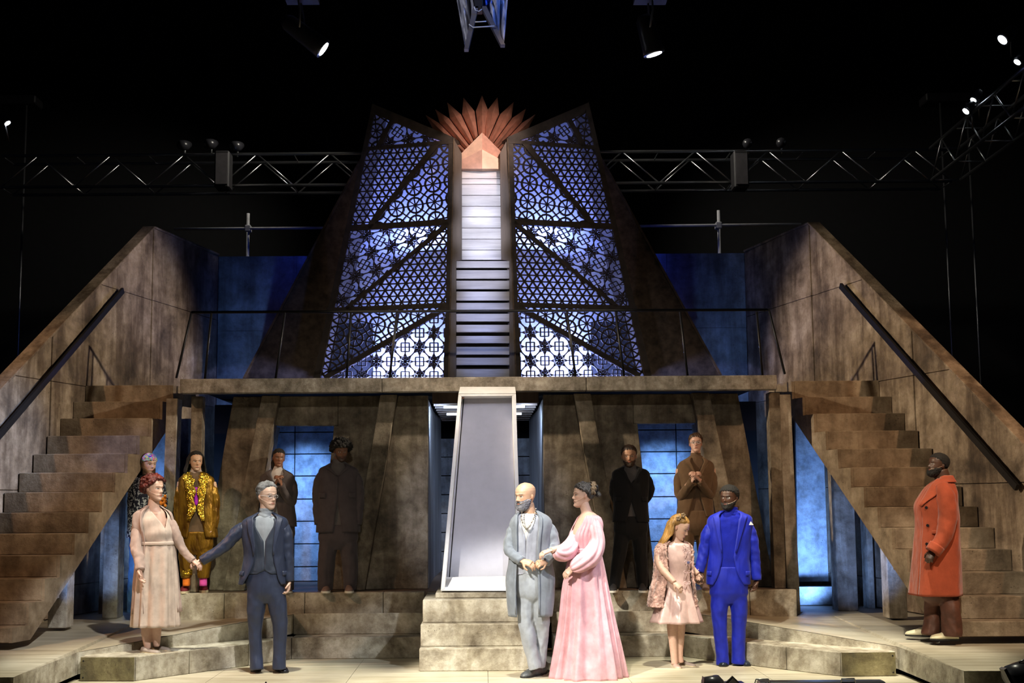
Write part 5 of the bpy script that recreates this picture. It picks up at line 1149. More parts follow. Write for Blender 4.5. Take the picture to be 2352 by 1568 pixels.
p.head.shell(lambda x, y, z: np.clip((-.14 - z + .5 * np.clip(np.abs(x) - .15, 0, 1)) * 12, 0, 1) * np.clip((.06 - y) * 9, 0, 1) * np.clip(1 - np.exp(-((x / .075) ** 2 + ((z + .26) / .026) ** 2)) * 1.6, 0, 1), lambda x, y, z: .03 + .09 * np.clip(-z - .3, 0, 1) * 2, 'beard', 'beard_grey', p.root, 22, .5, .012)
p.mic(1)
fl_ = lambda t, a: .005 * nz(a * .06, t * 3, 5) + (.003 + .018 * t) * math.sin(math.radians(a) * 16 + 3 * nz(a * .02, t * 2, 1.)) * (.35 + .65 * t)
o, lf = suit(p, R, -10, [(0, 44), (.3, 28), (.6, 25), (.75, 22), (1, 26)], 'robe_grey', [([(1178, 1196, .02), (1171, 1224), (1163, 1258, -.04), (1176, 1277, -.1), (1198, 1288, -.16)], [16, 18, 16, 14, 11.5]), ([(1262, 1198, .02), (1272, 1222), (1279, 1254, -.02), (1272, 1276, -.08), (1254, 1291, -.14)], [16, 18, 16, 14, 11])], (0, .98), 9, 4.0, None, (), wr=.13)
o.modifiers['thick'].thickness = .008
Rv = [(1180, 1216, 28, 18), (1190, 1217, 40, 23), (1215, 1217, 44, 27), (1255, 1216, 42, 28), (1290, 1215, 42, 28), (1312, 1214, 43, 28), (1318, 1214, 43, 28)]; lv = Loft(p, Rv); fv = lerp([(0, 30), (.25, 19), (.42, 1), (.85, -1.5), (1, 14)])
vo = p.jacket(lv, lambda t: -100 + fv(t), lambda t: -100 + 360 - fv(t), 'vest_grey', [], 'waistcoat', seed=6.)
for k in range(3): p.button(lv.at(.52 + .13 * k, -96, .008), .009, 'button_dark', vo)
p.part('shirt', *Loft(p, [(1178, 1213, 17, 15), (1184, 1215, 26, 18), (1200, 1216, 36, 23), (1240, 1216, 40, 26)]).mesh(16, 36), 'white_knit')
mb = MB(); md = MB(); LN = [p.P(1200 + 24 * math.sin(u * math.pi) * 0 + q[0], q[1], q[2]) for u, q in [(0, (-1, 1172, -.09)), (.2, (-2, 1190, -.125)), (.4, (2, 1203, -.14)), (.6, (10, 1212, -.145)), (.8, (19, 1203, -.135)), (.9, (27, 1187, -.11)), (1, (31, 1168, -.06))]]
nk = None; C = cr(LN, 25)
for k, c in enumerate(C):
    r = (.006, .010)[8 < k < 16] + .003 * (k % 2); V, Fc = ball(c, r, 10, 8); (md if k % 2 else mb).add(V, Fc)
nk = p.part('necklace', *limb(C, [.002] * 25, 25, 5), 'bead_dark')
for k, c in enumerate(C): V, Fc = ball(c, ((.0065, .012)[8 < k < 16] if k != 12 else .019), 10, 8); p.part('bead', V, Fc, 'bead_grey' if (k % 2 == 0 or 8 < k < 16) else 'bead_dark', True, nk)
p.trousers([(1295, 1217, 42, 28), (1330, 1220, 42, 29), (1365, 1224, 38, 28)], LG, 'trouser_grey', .1, seed=8.)
p.shoe((1243, 1549), (1199, 1557), 'shoe_grey', .05, .1, laces='bead_grey'); p.shoe((1256, 1541), (1244, 1547), 'shoe_grey', .045, .09)
# ---------------------------------------------------------------- woman in pink gown
p = Fig('person in flowing pink gown with braided dark hair beside the bald man', 1352, 1553, 0)
torso(p, [(1176, 1350, 14, 16), (1186, 1352, 24, 30), (1205, 1350, 32, 38), (1232, 1344, 34, 38), (1262, 1345, 32, 32), (1300, 1346, 36, 36), (1340, 1346, 38, 38)], .93)
p.limb([(1339, 1150), (1346, 1172), (1350, 1188)], [11.5, 12, 16]); p.arm([(1368, 1200, -.12), (1380, 1262, -.15), (1318, 1302, -.2)], [8.4, 7.2, 7]); p.limb([(1332, 1210, .08), (1314, 1256, -.1), (1294, 1258, -.2), (1266, 1264, -.27)], [10, 10, 9, 7])
p.limb([(1340, 1340, .06), (1310, 1450, .05), (1285, 1548)], [16, 12, 8]); p.limb([(1352, 1340), (1358, 1450), (1358, 1550, -.05)], [16, 12, 8])
p.hand((1317, 1303, -.21), (1292, 1325, -.23), (.3, .7, -.5), -1, .16, curl=.55); p.hand((1266, 1263, -.27), (1240, 1272, -.3), (0, .25, -.9), -1, .16, curl=.6, thumb=.5)
p.head = Head(p, 1340, 1137, 57, -82, -2, 0, 0, .94, .9, .88); sk = PALE
p.body(sk, p.head.paint(sk, lip=(.42, .14, .12), brow=(.08, .05, .03), gaze=(-.01, 0)))
p.head.shell(hmask(.25, .15, .06, -.24), .05, 'hair', 'hair_salt', p.root, 12, .5); curls(p, hmask(.29, .17, .09, -.24), 300, .04, 'hair_salt', 'hair_curls', .045, .0045, 8, lambda q: .5 + min(1, max(0, q[1] + .35)))
mb = MB()
for k in range(16): a = k * 2.4; V, Fc = ball(p.head.W((.1 * math.cos(a), .5 + .11 * math.sin(a * 1.7), .2 + .17 * math.cos(a * .83))), (.085 + .03 * math.sin(k * 3.3)) * p.head.H, 10, 8); mb.add(V, Fc)
p.part('hair_bun', *remesh(mb, .005, 1), 'hair_salt')
bo = None; mb = MB()
for k in range(3):
    pts = [p.head.W((-.3 * math.cos(a) * 1.05, .26 + .06 * k + .05 * math.sin(a * 1), .2 + .32 * math.sin(a) * .95)) for a in np.linspace(-.7, 3.6, 26)]
    pts = [q + np.array((.006 * math.sin(i * 1.7 + 2 * k), 0, .006 * math.cos(i * 1.7))) for i, q in enumerate(pts)]
    mb.add(*limb(pts, [.011 + .003 * math.sin(i * 1.9) for i in range(26)], 60, 8))
p.part('braid', mb.V, mb.F, 'hair_braid'); p.mic(1)
Rg = [(1183, 1352, 20, 30, 0, 2.3), (1190, 1353, 27, 38), (1205, 1351, 33, 43), (1228, 1345, 37, 43), (1250, 1345, 35, 37), (1266, 1345, 35, 35), (1300, 1344, 42, 40), (1350, 1344, 49, 47), (1420, 1347, 58, 56), (1490, 1349, 70, 64), (1556, 1350, 82, 70)]
lg = Loft(p, Rg)
def gf(t, a):
    k = max(0, (t - .48) / .52); r = math.radians(a); w = math.cos(r * 15 + 1.3 * math.sin(r * 3 + 1) + 2.0 * k); w2 = math.cos(r * 7 + 2 - k)
    return k ** .8 * (.026 * (w * .7 + .3 * w * abs(w)) + .022 * w2) + (.004 * math.sin(r * 30) if t < .46 else .0035 * math.cos(r * 28) * (1 - k))
phg = -90 - 62; og = lerp([(0, 40), (.2, 27), (.36, 10), (.43, -1.5), (1, -1.5)])
go = p.jacket(lg, lambda t: phg + og(t), lambda t: phg + 360 - og(t), 'pink_chiffon', [], 'gown', gf, .004, 80, 190)
lb = Loft(p, [(1258, 1345, 35.5, 36), (1268, 1345, 35.5, 35.8)]); solid(p.part('waistband', *lb.mesh(4, 60, off=.006, fold=lambda t, a: .0025 * math.sin(t * 9)), 'pink_chiffon', parent=go), .005)
def puff(pts, rad, seed):
    P = cr(p.px(*pts), 50); R_ = cr([[r * p.m] for r in rad], 50)[:, 0]; V = []; Fc = []; n = 40; up = np.array((0, 1., 0))
    for i in range(50):
        t = P[min(i + 1, 49)] - P[max(i - 1, 0)]; t /= np.linalg.norm(t); up = up - t * np.dot(up, t); up /= np.linalg.norm(up); sd = np.cross(t, up)
        for k in range(n):
            a = 2 * math.pi * k / n; r = R_[i] * (1 + .09 * math.sin(a * 8 + seed + 1.5 * math.sin(i * .12)) + .08 * nz(math.cos(a) * 2 + seed, math.sin(a) * 2, i * .1)); V.append(P[i] + r * (math.cos(a) * sd + math.sin(a) * up))
    for i in range(49):
        for k in range(n): k2 = (k + 1) % n; Fc.append((i * n + k, i * n + k2, (i + 1) * n + k2, (i + 1) * n + k))
    return solid(p.part('sleeve', V, Fc, 'pink_chiffon', True, go), .004)
puff([(1360, 1188, -.06), (1366, 1210, -.13), (1372, 1245, -.17), (1360, 1274, -.2), (1338, 1291, -.22), (1321, 1301, -.22), (1314, 1305, -.21)], [9, 14, 16, 19, 18, 14, 8], .5)
puff([(1336, 1198, .08), (1326, 1224, .02), (1314, 1250, -.08), (1300, 1267, -.18), (1284, 1270, -.24), (1274, 1264, -.26)], [10, 13, 17, 19, 15, 8], 2.2)
p.shoe((1318, 1551), (1278, 1555), 'shoe_nude', .04, .07, 'sole_cream', .008, flatshoe=True, name='flat_shoe'); p.shoe((1392, 1553), (1345, 1560), 'shoe_nude', .04, .07, 'sole_cream', .008, flatshoe=True, name='flat_shoe')
# ---------------------------------------------------------------- man in royal blue suit
p = Fig('person in bright royal blue suit and blue turtleneck with white pocket square, bearded', 1680, 1528, 0)
R = [(1172, 1677, 20, 16), (1178, 1677, 33, 20), (1184, 1677, 45, 24), (1193, 1677, 51, 27), (1215, 1676, 52, 29), (1245, 1675, 49, 29), (1275, 1674, 47, 28), (1305, 1673, 49, 29), (1328, 1673, 50, 30), (1341, 1673, 50, 30)]
torso(p, R[:8]); p.limb([(1684, 1158), (1679, 1180)], [15, 16]); p.arm([(1630, 1200), (1613, 1258), (1605, 1312, -.02)], [9.8, 8.64, 8]); p.arm([(1724, 1204), (1738, 1266), (1737, 1330)], [9.8, 8.64, 8])
LG = p.legcore([([(1657, 1352), (1652, 1395), (1653, 1440), (1658, 1490), (1660, 1521)], [22, 19.5, 16, 14.5, 14.5]), ([(1692, 1352), (1697, 1395), (1697, 1440), (1696, 1490), (1696, 1519)], [22, 19.5, 16, 15, 15.5])])
p.hand((1605, 1312, -.03), (1604, 1336, -.05), (-.3, -.9, 0), -1, .17, curl=.95, thumb=.7); p.hand((1738, 1331), (1732, 1358, -.02), (-.9, -.3, .1), -1, .17, curl=.55)
p.head = Head(p, 1675, 1143, 55, -38, 0, 0, -.02, 1.04, 1.1); sk = DEEP
p.body(sk, p.head.paint(sk, lip=(.2, .07, .055), brow=(.006, .005, .005), gaze=(-.02, 0), beard=(.006, .005, .005), white=.7))
p.head.shell(hmask(.27, .16, .02, -.2, 14), .06, 'hair', 'hair_dark', p.root, 34, .25); p.head.shell(lambda x, y, z: np.clip((-.2 - z + .6 * np.clip(np.abs(x) - .15, 0, 1)) * 14, 0, 1) * np.clip((.05 - y) * 9, 0, 1) * np.clip(1 - np.exp(-((x / .085) ** 2 + ((z + .258) / .035) ** 2)) * 1.8, 0, 1), .035, 'beard', 'hair_dark', p.root, 30, .4, .012); p.mic(1)
jk, lf = suit(p, R, -8, [(0, 44), (.2, 30), (.33, 22), (.62, 15), (.68, 13), (.8, 20), (1, 42)], 'royal_blue', [([(1633, 1192, .02), (1621, 1224), (1611, 1262), (1606, 1313, -.02)], [15, 17.5, 15, 12]), ([(1720, 1196, .02), (1731, 1226), (1739, 1268), (1738, 1331)], [15.5, 17, 14.5, 12])], (.06, .64), 25, 11., (.8, 46, 66), [(.62, -17), (.74, -22)])
p.part('shirt', *Loft(p, [(1174, 1680, 17, 15), (1182, 1679, 30, 19), (1198, 1677, 41, 24), (1230, 1676, 42, 26), (1290, 1675, 40, 26), (1330, 1674, 42, 27)]).mesh(24, 40, fold=lambda t, a: .003 * math.sin(t * 40 + a * .03)), 'blue_knit'); p.collar_tube([(1681, 1163), (1680, 1171), (1679, 1182)], [16, 17, 19], 'blue_knit')
a = lf.at(.4, -90 - 8 + 50, .014); c = a + np.array((.045, 0, 0)); p.part('pocket_square', *(lambda q: (q.V, q.F))(MB().prism([a, c, a + np.array((.03, 0, .018)), a + np.array((.018, 0, .036)), a + np.array((.008, 0, .02))], (0, .006, 0))), 'white_cotton', False)
p.trousers([(1300, 1674, 41, 27), (1330, 1674, 44, 28), (1352, 1674, 43, 27), (1366, 1674, 42, 25)], LG, 'royal_blue', .05, seed=5.)
p.shoe((1663, 1521), (1660, 1535), 'shoe_navy', .05, .085); p.shoe((1687, 1520), (1722, 1531), 'shoe_navy', .05, .085)
# ---------------------------------------------------------------- girl in fur vest
p = Fig('person in pale pink dress and pink fur vest with long wavy blonde hair, looking down', 1556, 1530, 0)
torso(p, [(1242, 1553, 12, 12), (1249, 1553, 24, 18), (1260, 1554, 32, 22), (1290, 1556, 31, 26), (1320, 1557, 27, 23), (1350, 1556, 31, 26), (1390, 1556, 33, 27)], .9)
p.limb([(1556, 1226), (1553, 1250)], [10.5, 12]); p.limb([(1522, 1256, .0), (1515, 1282, -.04), (1521, 1306, -.1), (1549, 1338, -.2)], [11.5, 11, 9.5, 7]); p.arm([(1586, 1258), (1596, 1300), (1603, 1318, -.02)], [7.7, 6.48, 7])
p.limb([(1546, 1390), (1544, 1440), (1548, 1500), (1550, 1525)], [14, 12, 8.5, 8]); p.limb([(1562, 1390, .03), (1563, 1440, .03), (1561, 1500, .04), (1563, 1522, .04)], [13, 11, 8, 8])
p.hand((1548, 1337, -.2), (1566, 1352, -.24), (-.1, .6, -.5), -1, .155, curl=.7); p.hand((1602, 1316, -.01), (1602, 1336, -.02), (.5, .5, 0), 1, .155, curl=.8)
p.head = Head(p, 1560, 1211, 54, 64, 26, 4, -.02, .95, .92, .88); sk = PALE
p.body(sk, p.head.paint(sk, brow=(.1, .06, .03), open_=.6, gaze=(0, -.01)))
p.head.shell(hmask(.3, .2, .08, -.3), lambda x, y, z: .05 + .07 * np.clip(y + .2, 0, 1), 'hair', 'hair_gold', p.root, 8, .4, stretch=(1, 1, .5))
hair_sheet(p, [(.42, 0, .0, .2, .22, 95), (.25, 0, .08, .33, .34, 88), (.0, 0, .14, .37, .38, 84), (-.3, .02, .24, .42, .4, 84), (-.55, .0, .38, .44, .4, 92), (-.75, 0, .55, .42, .34, 98), (-.92, 0, .75, .36, .24, 100)], 'hair_gold', 'long_hair', 20, .05, 2.)
for cx_, cy_ in ((1558, 1190), (1569, 1183)):
    c = p.P(cx_, cy_, -.1); mb = MB()
    for q in range(5): V, Fc = ball(c + .016 * np.array((math.cos(q * 1.26), -.3, math.sin(q * 1.26))), .012, 8, 6); mb.add(V, Fc)
    p.part('hair_flower', *remesh(mb, .004, 1), 'hair_braid')
Rd = [(1246, 1553, 24, 17), (1256, 1554, 32, 22), (1285, 1557, 31, 27), (1318, 1558, 27, 23), (1350, 1556, 32, 27), (1385, 1555, 43, 38), (1428, 1554, 56, 50)]
def dfold(t, a):
    k = max(0, (t - .6) / .4); r = math.radians(a); w = abs(((a / 45.) % 1) - .5) * 2; return k * (.05 * (w - .5)) + .0025 * nz(a * .05, t * 12, 3)
do = solid(p.part('dress', *Loft(p, Rd).mesh(54, 144, fold=dfold), 'satin_pink'), .005); ld = Loft(p, Rd)
for k, t in enumerate((.14, .24, .36, .47, .6)):
    c = ld.at(t, -90 + 28, .014)
    for q in (1, -1):
        pts = [c, c + np.array((q * .02, -.012, .016)), c + np.array((q * .034, -.014, .006)), c + np.array((q * .02, -.012, -.008)), c]; p.part('ribbon_bow', *limb(pts, [.0028] * 5, 18, 5), 'ribbon_pink', True, do)
        p.part('ribbon_bow', *limb([c, c + np.array((q * .012, -.01, -.03)), c + np.array((q * .02, -.006, -.06))], [.0026] * 3, 10, 5), 'ribbon_pink', True, do)
V, Fc = ball(ld.at(.36, -62, .025), .014, 12, 9); p.part('pendant', V, Fc, 'gem')
Rf = [(1241, 1549, 22, 18), (1249, 1548, 36, 24), (1262, 1548, 43, 29), (1290, 1548, 44, 33), (1325, 1547, 46, 35), (1365, 1545, 53, 38), (1392, 1544, 56, 38)]
ff = lambda t, a: .011 * nz(a * .16, t * 26 + a * .05, 2.) + .009 * nz(a * .4, t * 55, 7.) + .006 * math.sin(math.radians(a) * 18 + 4 * t)
fo2 = lerp([(0, 52), (.25, 46), (.6, 42), (1, 46)])
p.jacket(Loft(p, Rf), lambda t: -90 + 20 + fo2(t), lambda t: -90 + 20 + 360 - fo2(t), 'fur_pink', [], 'fur_vest', ff, .02, 90, 150)
p.shoe((1546, 1527), (1560, 1536), 'shoe_nude', .038, .07, 'sole_cream', .008, flatshoe=True, name='flat_shoe'); p.shoe((1564, 1524), (1592, 1530), 'shoe_taupe', .038, .07, 'sole_cream', .008, flatshoe=True, name='flat_shoe')
# ---------------------------------------------------------------- man in orange coat
zpl = .325
p = Fig('person in long rust orange double-breasted coat, brown trousers and cream shoes, on the right platform', 2145, 1466, zpl)
R = [(1091, 2172, 9, 13), (1098, 2168, 15, 22), (1106, 2164, 22, 33), (1117, 2160, 30, 42), (1136, 2156, 39, 48), (1160, 2150, 46, 49), (1190, 2153, 47, 48), (1216, 2154, 47, 48), (1250, 2153, 49, 49), (1290, 2152, 52, 51), (1330, 2151, 54, 53), (1366, 2150, 56, 54)]
torso(p, R[:9]); p.limb([(2153, 1220), (2146, 1355)], [22, 20]); p.limb([(2153, 1220), (2176, 1355, -.06)], [22, 20]); p.limb([(2160, 1078), (2166, 1102)], [16, 18]); p.limb([(2163, 1128, -.13), (2175, 1200, -.22), (2142, 1262, -.24)], [9, 8.5, 7.5])
LG = p.legcore([([(2142, 1352, .04), (2141, 1400, .04), (2140, 1430, .03), (2137, 1454, .02)], [20, 17, 18, 20.5]), ([(2178, 1352, -.08), (2183, 1400, -.12), (2185, 1430, -.12), (2185, 1455, -.12)], [22, 21, 22, 22.5])])
p.hand((2143, 1265, -.24), (2133, 1287, -.26), (.5, .8, 0), -1, .165, curl=.85)
p.head = Head(p, 2155, 1068, 54, -80, -10, 0, 0, 1.05, 1.0); sk = DEEP
p.body(sk, p.head.paint(sk, lip=(.22, .09, .07), brow=(.006, .005, .005), beard=(.006, .005, .005), open_=.5))
p.head.shell(hmask(.27, .17, .02, -.22, 14), .045, 'hair', 'hair_dark', p.root, 34, .2); p.head.shell(lambda x, y, z: np.clip((-.2 - z + .6 * np.clip(np.abs(x) - .15, 0, 1)) * 14, 0, 1) * np.clip((.05 - y) * 9, 0, 1) * np.clip(1 - np.exp(-((x / .085) ** 2 + ((z + .258) / .035) ** 2)) * 1.8, 0, 1), .06, 'beard', 'hair_dark', p.root, 30, .4, .012); p.mic(1)
lf = Loft(p, R); phc = -90 - 78; cf = lambda t, a: .006 * nz(a * .03, t * 5, 9.) + .012 * t * math.sin(math.radians(a) * 5 + 1) * t
co = p.jacket(lf, lambda t: phc + 12 + (10 * max(0, t - .7)), lambda t: phc + 12 + 360 - .5, 'coat_orange', [], 'coat', cf, .01, 70, 110)
so_ = p.part('sleeve', *limb(p.px((2163, 1116, -.13), (2172, 1140, -.2), (2177, 1180, -.22), (2170, 1225, -.24), (2153, 1255, -.25), (2143, 1268, -.25)), [r * p.m for r in (16, 20, 21, 18, 15.5, 14.5)], 46, 26, .07, 7.), 'coat_orange', True, co)
p.part('cuff', *limb(p.px((2153, 1252, -.25), (2142, 1268, -.25)), [r * p.m for r in (17.5, 17)], 6, 24), 'coat_orange', True, co)
p.part('sleeve', *limb(p.px((2150, 1118, .14), (2150, 1180, .2), (2140, 1230, .2)), [r * p.m for r in (18, 20, 16)], 30, 22, .07), 'coat_orange', True, co)
p.strip(lf, (.1, .46), lambda u: phc + 12, lambda u: phc + 12 + lerp([(0, 34), (.5, 44), (.75, 36), (1, 8)])(u), 'coat_orange', 'lapel', co, .02, 16, 8, .008)
p.strip(lf, (.02, .2), lambda u: -150 + 20 * u, lambda u: 30 - 30 * u, 'coat_orange', 'collar', co, .018, 10, 26, .01)
p.strip(lf, (.635, .66), phc + 44, phc + 70, 'coat_orange', 'pocket_flap', co, .014, 3, 6)
for t in (.47, .6, .72): p.button(lf.at(t, phc + 32, .012), .014, 'button_dark', co, (-.4, -.9, 0))
p.trousers([(1300, 2152, 34, 36), (1345, 2155, 36, 38), (1372, 2157, 36, 36)], LG, 'brown_leather', .09, seed=2.)
p.shoe((2142, 1462), (2079, 1459), 'shoe_cream', .05, .085, 'sole_black', .014, zpl); p.shoe((2202, 1470), (2136, 1469), 'shoe_cream', .052, .09, 'sole_black', .014, zpl)
# ---------------------------------------------------------------- rear row on the bench platform
ZP = .64
p = Fig('person in wide dark plum suit with afro hair, standing right of the left doorway', 775, 1358.5, ZP, .011, .0055)
R = [(1062, 777, 16, 13), (1068, 777, 28, 17), (1074, 777, 40, 20), (1083, 777, 46, 22), (1105, 777, 46, 25), (1140, 776, 46, 26), (1180, 777, 49, 27), (1222, 777, 51, 28)]
torso(p, R); p.limb([(781, 1046), (778, 1066)], [12, 13]); p.arm([(733, 1086), (727, 1150), (735, 1202)], [7.7, 6.48, 6]); p.arm([(821, 1086), (827, 1150), (816, 1202)], [7.7, 6.48, 6])
LG = p.legcore([([(756, 1232), (751, 1280), (748, 1320), (747, 1350)], [22, 20, 18.5, 17]), ([(798, 1232), (803, 1280), (805, 1320), (804, 1350)], [21, 19, 17, 14])])
p.hand((735, 1202, -.02), (737, 1224, -.03), (.8, -.3, 0), 1, .17, curl=.5); p.hand((816, 1201, -.02), (813, 1222, -.03), (-.6, -.5, 0), -1, .17, curl=.6)
p.head = Head(p, 783, 1036, 47, 18, 10, 0, -.02, 1.0, 1.05); sk = BROWN
p.body(sk, p.head.paint(sk, brow=(.01, .008, .007), beard=(.05, .028, .02)))
p.head.shell(hmask(.22, .14, .04, -.2), .15, 'hair', 'hair_dark', p.root, 12, .3); curls(p, hmask(.24, .14, .04, -.2), 420, .06, 'hair_dark', 'hair_curls', .17, .005, 5)
suit(p, R, 2, [(0, 40), (.25, 26), (.42, 10), (.52, -1.5), (.72, -1.5), (1, 9)], 'suit_plum', [([(734, 1080, .02), (727, 1110), (724, 1150), (733, 1204, -.02)], [12.5, 15, 14, 12]), ([(820, 1080, .02), (827, 1110), (830, 1150), (820, 1204, -.02)], [12.5, 15, 14, 12])], (.06, .5), 26, 14., (.68, 30, 56), [(.55, 4), (.66, 4)])
p.part('shirt', *Loft(p, [(1060, 779, 14, 12), (1068, 778, 24, 16), (1082, 777, 34, 19), (1130, 777, 38, 22), (1225, 777, 40, 23)]).mesh(24, 30), 'taupe_knit'); p.collar_tube([(780, 1056), (779, 1060), (778, 1068)], [13, 14, 16], 'taupe_knit')
p.trousers([(1205, 777, 44, 25), (1225, 777, 45, 26), (1242, 777, 44, 25)], LG, 'suit_plum', .06, .01, seed=3.)
p.shoe((752, 1357), (745, 1364), 'canvas_brown', .05, .08, 'sole_white', .022, ZP); p.shoe((800, 1357), (804, 1364), 'canvas_brown', .05, .08, 'sole_white', .022, ZP)
p = Fig('person in dark taupe suit and pale turtleneck with clasped hands, in the left doorway', 640, 1358, ZP, .011, .0055)
R = [(1077, 638, 14, 12), (1083, 638, 25, 16), (1089, 638, 35, 18), (1097, 637, 40, 20), (1115, 637, 39, 23), (1145, 637, 38, 24), (1180, 638, 41, 25), (1209, 639, 43, 26)]
torso(p, R); p.limb([(641, 1062), (639, 1082)], [9, 11]); p.arm([(600, 1098), (601, 1150), (634, 1112, -.22)], [6.3, 5.76, 5]); p.arm([(674, 1098), (673, 1152), (645, 1112, -.22)], [6.3, 5.76, 5])
LG = p.legcore([([(622, 1222), (621, 1280), (621, 1320), (622, 1350)], [18, 16, 15, 14]), ([(656, 1222), (658, 1280), (660, 1320), (661, 1350)], [18, 16, 15, 14])])
p.hand((634, 1110, -.22), (641, 1094, -.24), (.8, .1, .1), 1, .155, curl=.9); p.hand((646, 1111, -.22), (638, 1093, -.25), (-.8, .1, .1), -1, .155, curl=.9)
p.head = Head(p, 640, 1052, 43, 18, 0, 4, -.02, .94, .9, .88); sk = (.24, .11, .065)
p.body(sk, p.head.paint(sk, lip=(.25, .07, .06), brow=(.01, .008, .007), browh=.09)); p.head.shell(hmask(.24, .15, .06, -.3), .04, 'hair', 'hair_dark', p.root, 16, .2)
p.part('ponytail', *limb([p.head.W((-.1, .36, 0)), p.head.W((-.16, .44, -.3)), p.head.W((-.2, .3, -.6))], [.03, .035, .015], 18, 12, .15), 'hair_dark')
suit(p, R, 2, [(0, 40), (.25, 24), (.5, 8), (.56, -1.5), (.75, -1.5), (1, 10)], 'suit_taupe', [([(602, 1093, .02), (597, 1122), (602, 1152, -.03), (620, 1132, -.15), (635, 1112, -.22)], [11, 12.5, 11.5, 10.5, 9]), ([(673, 1093, .02), (678, 1122), (674, 1154, -.03), (658, 1132, -.15), (646, 1113, -.22)], [11, 12.5, 11.5, 10.5, 9])], (.06, .52), 25, 17., (.72, 32, 58), [(.58, 4)])
p.part('shirt', *Loft(p, [(1076, 640, 12, 11), (1083, 639, 20, 15), (1095, 638, 29, 17), (1130, 637, 32, 20), (1200, 638, 34, 21)]).mesh(20, 28), 'white_knit'); p.collar_tube([(641, 1072), (640, 1076), (639, 1083)], [10.5, 11.5, 13], 'white_knit')
p.trousers([(1195, 639, 37, 23), (1215, 639, 38, 24), (1232, 639, 37, 23)], LG, 'suit_taupe', .05, .01, seed=7.)
p.shoe((622, 1357), (616, 1363), 'canvas_brown', .045, .075, 'sole_white', .02, ZP); p.shoe((659, 1357), (664, 1363), 'canvas_brown', .045, .075, 'sole_white', .02, ZP)
p = Fig('bearded person in black suit with hands behind the back, left of the right doorway', 1442, 1357, ZP, .011, .0055)
R = [(1070, 1446, 15, 13), (1075, 1447, 27, 17), (1080, 1448, 38, 20), (1088, 1449, 43, 22), (1110, 1449, 43, 25), (1140, 1449, 40, 25), (1170, 1449, 40, 26), (1198, 1449, 42, 27)]
torso(p, R); p.limb([(1446, 1056), (1447, 1074)], [12, 13]); p.arm([(1409, 1092), (1407, 1135, .05), (1432, 1170, .2)], [7.7, 6.48, 6]); p.arm([(1489, 1092), (1497, 1128, .05), (1468, 1165, .2)], [7.7, 6.48, 6])
LG = p.legcore([([(1431, 1212), (1423, 1270), (1416, 1310), (1411, 1344)], [19, 16, 13.5, 12.5]), ([(1467, 1212), (1471, 1270), (1474, 1310), (1475, 1344)], [19, 16, 13.5, 12.5])])
p.hand((1434, 1170, .2), (1444, 1182, .22), (0, .8, 0), 1, .17, curl=.6); p.hand((1466, 1165, .22), (1452, 1178, .24), (0, .8, 0), -1, .17, curl=.6)
p.head = Head(p, 1445, 1047, 49, -6, 4, 0, -.02, 1.02, 1.0); sk = (.5, .27, .17)
p.body(sk, p.head.paint(sk, brow=(.05, .02, .012), beard=(.09, .035, .02))); p.head.shell(hmask(.27, .14, .03, -.28), .05, 'hair', 'hair_brown', p.root, 14, .25)
p.head.shell(lambda x, y, z: np.clip((-.22 - z + .6 * np.clip(np.abs(x) - .15, 0, 1)) * 14, 0, 1) * np.clip((.02 - y) * 9, 0, 1) * np.clip(1 - np.exp(-((x / .09) ** 2 + ((z + .258) / .04) ** 2)) * 1.8, 0, 1), .03, 'beard', 'hair_brown', p.root, 26, .4, .012); p.mic(-1)
suit(p, R, -2, [(0, 40), (.25, 22), (.5, 8), (.58, -1.5), (.75, -1.5), (1, 14)], 'suit_black', [([(1411, 1086, .02), (1406, 1112), (1407, 1140, .05), (1432, 1170, .2)], [12, 13, 12, 9]), ([(1486, 1086, .02), (1495, 1108), (1496, 1134, .06), (1468, 1166, .2)], [12, 13.5, 12.5, 9])], (.06, .55), 24, 21., (.72, 32, 56))
p.part('shirt', *Loft(p, [(1068, 1446, 14, 12), (1075, 1447, 24, 16), (1090, 1448, 33, 19), (1140, 1449, 35, 22), (1200, 1449, 36, 23)]).mesh(20, 28), 'taupe_knit'); p.collar_tube([(1446, 1066), (1446.5, 1070), (1447, 1077)], [13, 13.5, 15], 'taupe_knit')
p.trousers([(1185, 1449, 38, 25), (1205, 1449, 39, 25), (1222, 1449, 38, 24)], LG, 'suit_black', .06, .01, seed=9.)
p.shoe((1413, 1356), (1405, 1361), 'canvas_dark', .05, .08, 'sole_white', .022, ZP); p.shoe((1474, 1356), (1478, 1361), 'canvas_dark', .05, .08, 'sole_white', .022, ZP)
p = Fig('person in brown suit and round glasses with clasped hands, in the right doorway', 1598, 1357, ZP, .011, .0055)
R = [(1048, 1598, 14, 12), (1054, 1598, 25, 16), (1061, 1598, 36, 19), (1070, 1598, 42, 21), (1092, 1597, 42, 24), (1125, 1597, 38, 24), (1155, 1597, 40, 25), (1186, 1597, 43, 26)]
torso(p, R); p.limb([(1598, 1030), (1598, 1054)], [10.5, 12]); p.limb([(1559, 1076), (1556, 1136), (1588, 1104, -.22)], [7, 6.48, 6]); p.limb([(1637, 1076), (1637, 1134), (1606, 1102, -.22)], [7, 6.48, 6])
LG = p.legcore([([(1580, 1202), (1577, 1265), (1575, 1310), (1574, 1344)], [18.5, 15.5, 13, 12]), ([(1614, 1202), (1617, 1265), (1619, 1310), (1620, 1344)], [18.5, 15.5, 13, 12])])
p.hand((1590, 1103, -.22), (1600, 1087, -.24), (.8, .1, .2), 1, .17, curl=.9); p.hand((1606, 1101, -.23), (1594, 1087, -.26), (-.8, .1, .2), -1, .17, curl=.8)
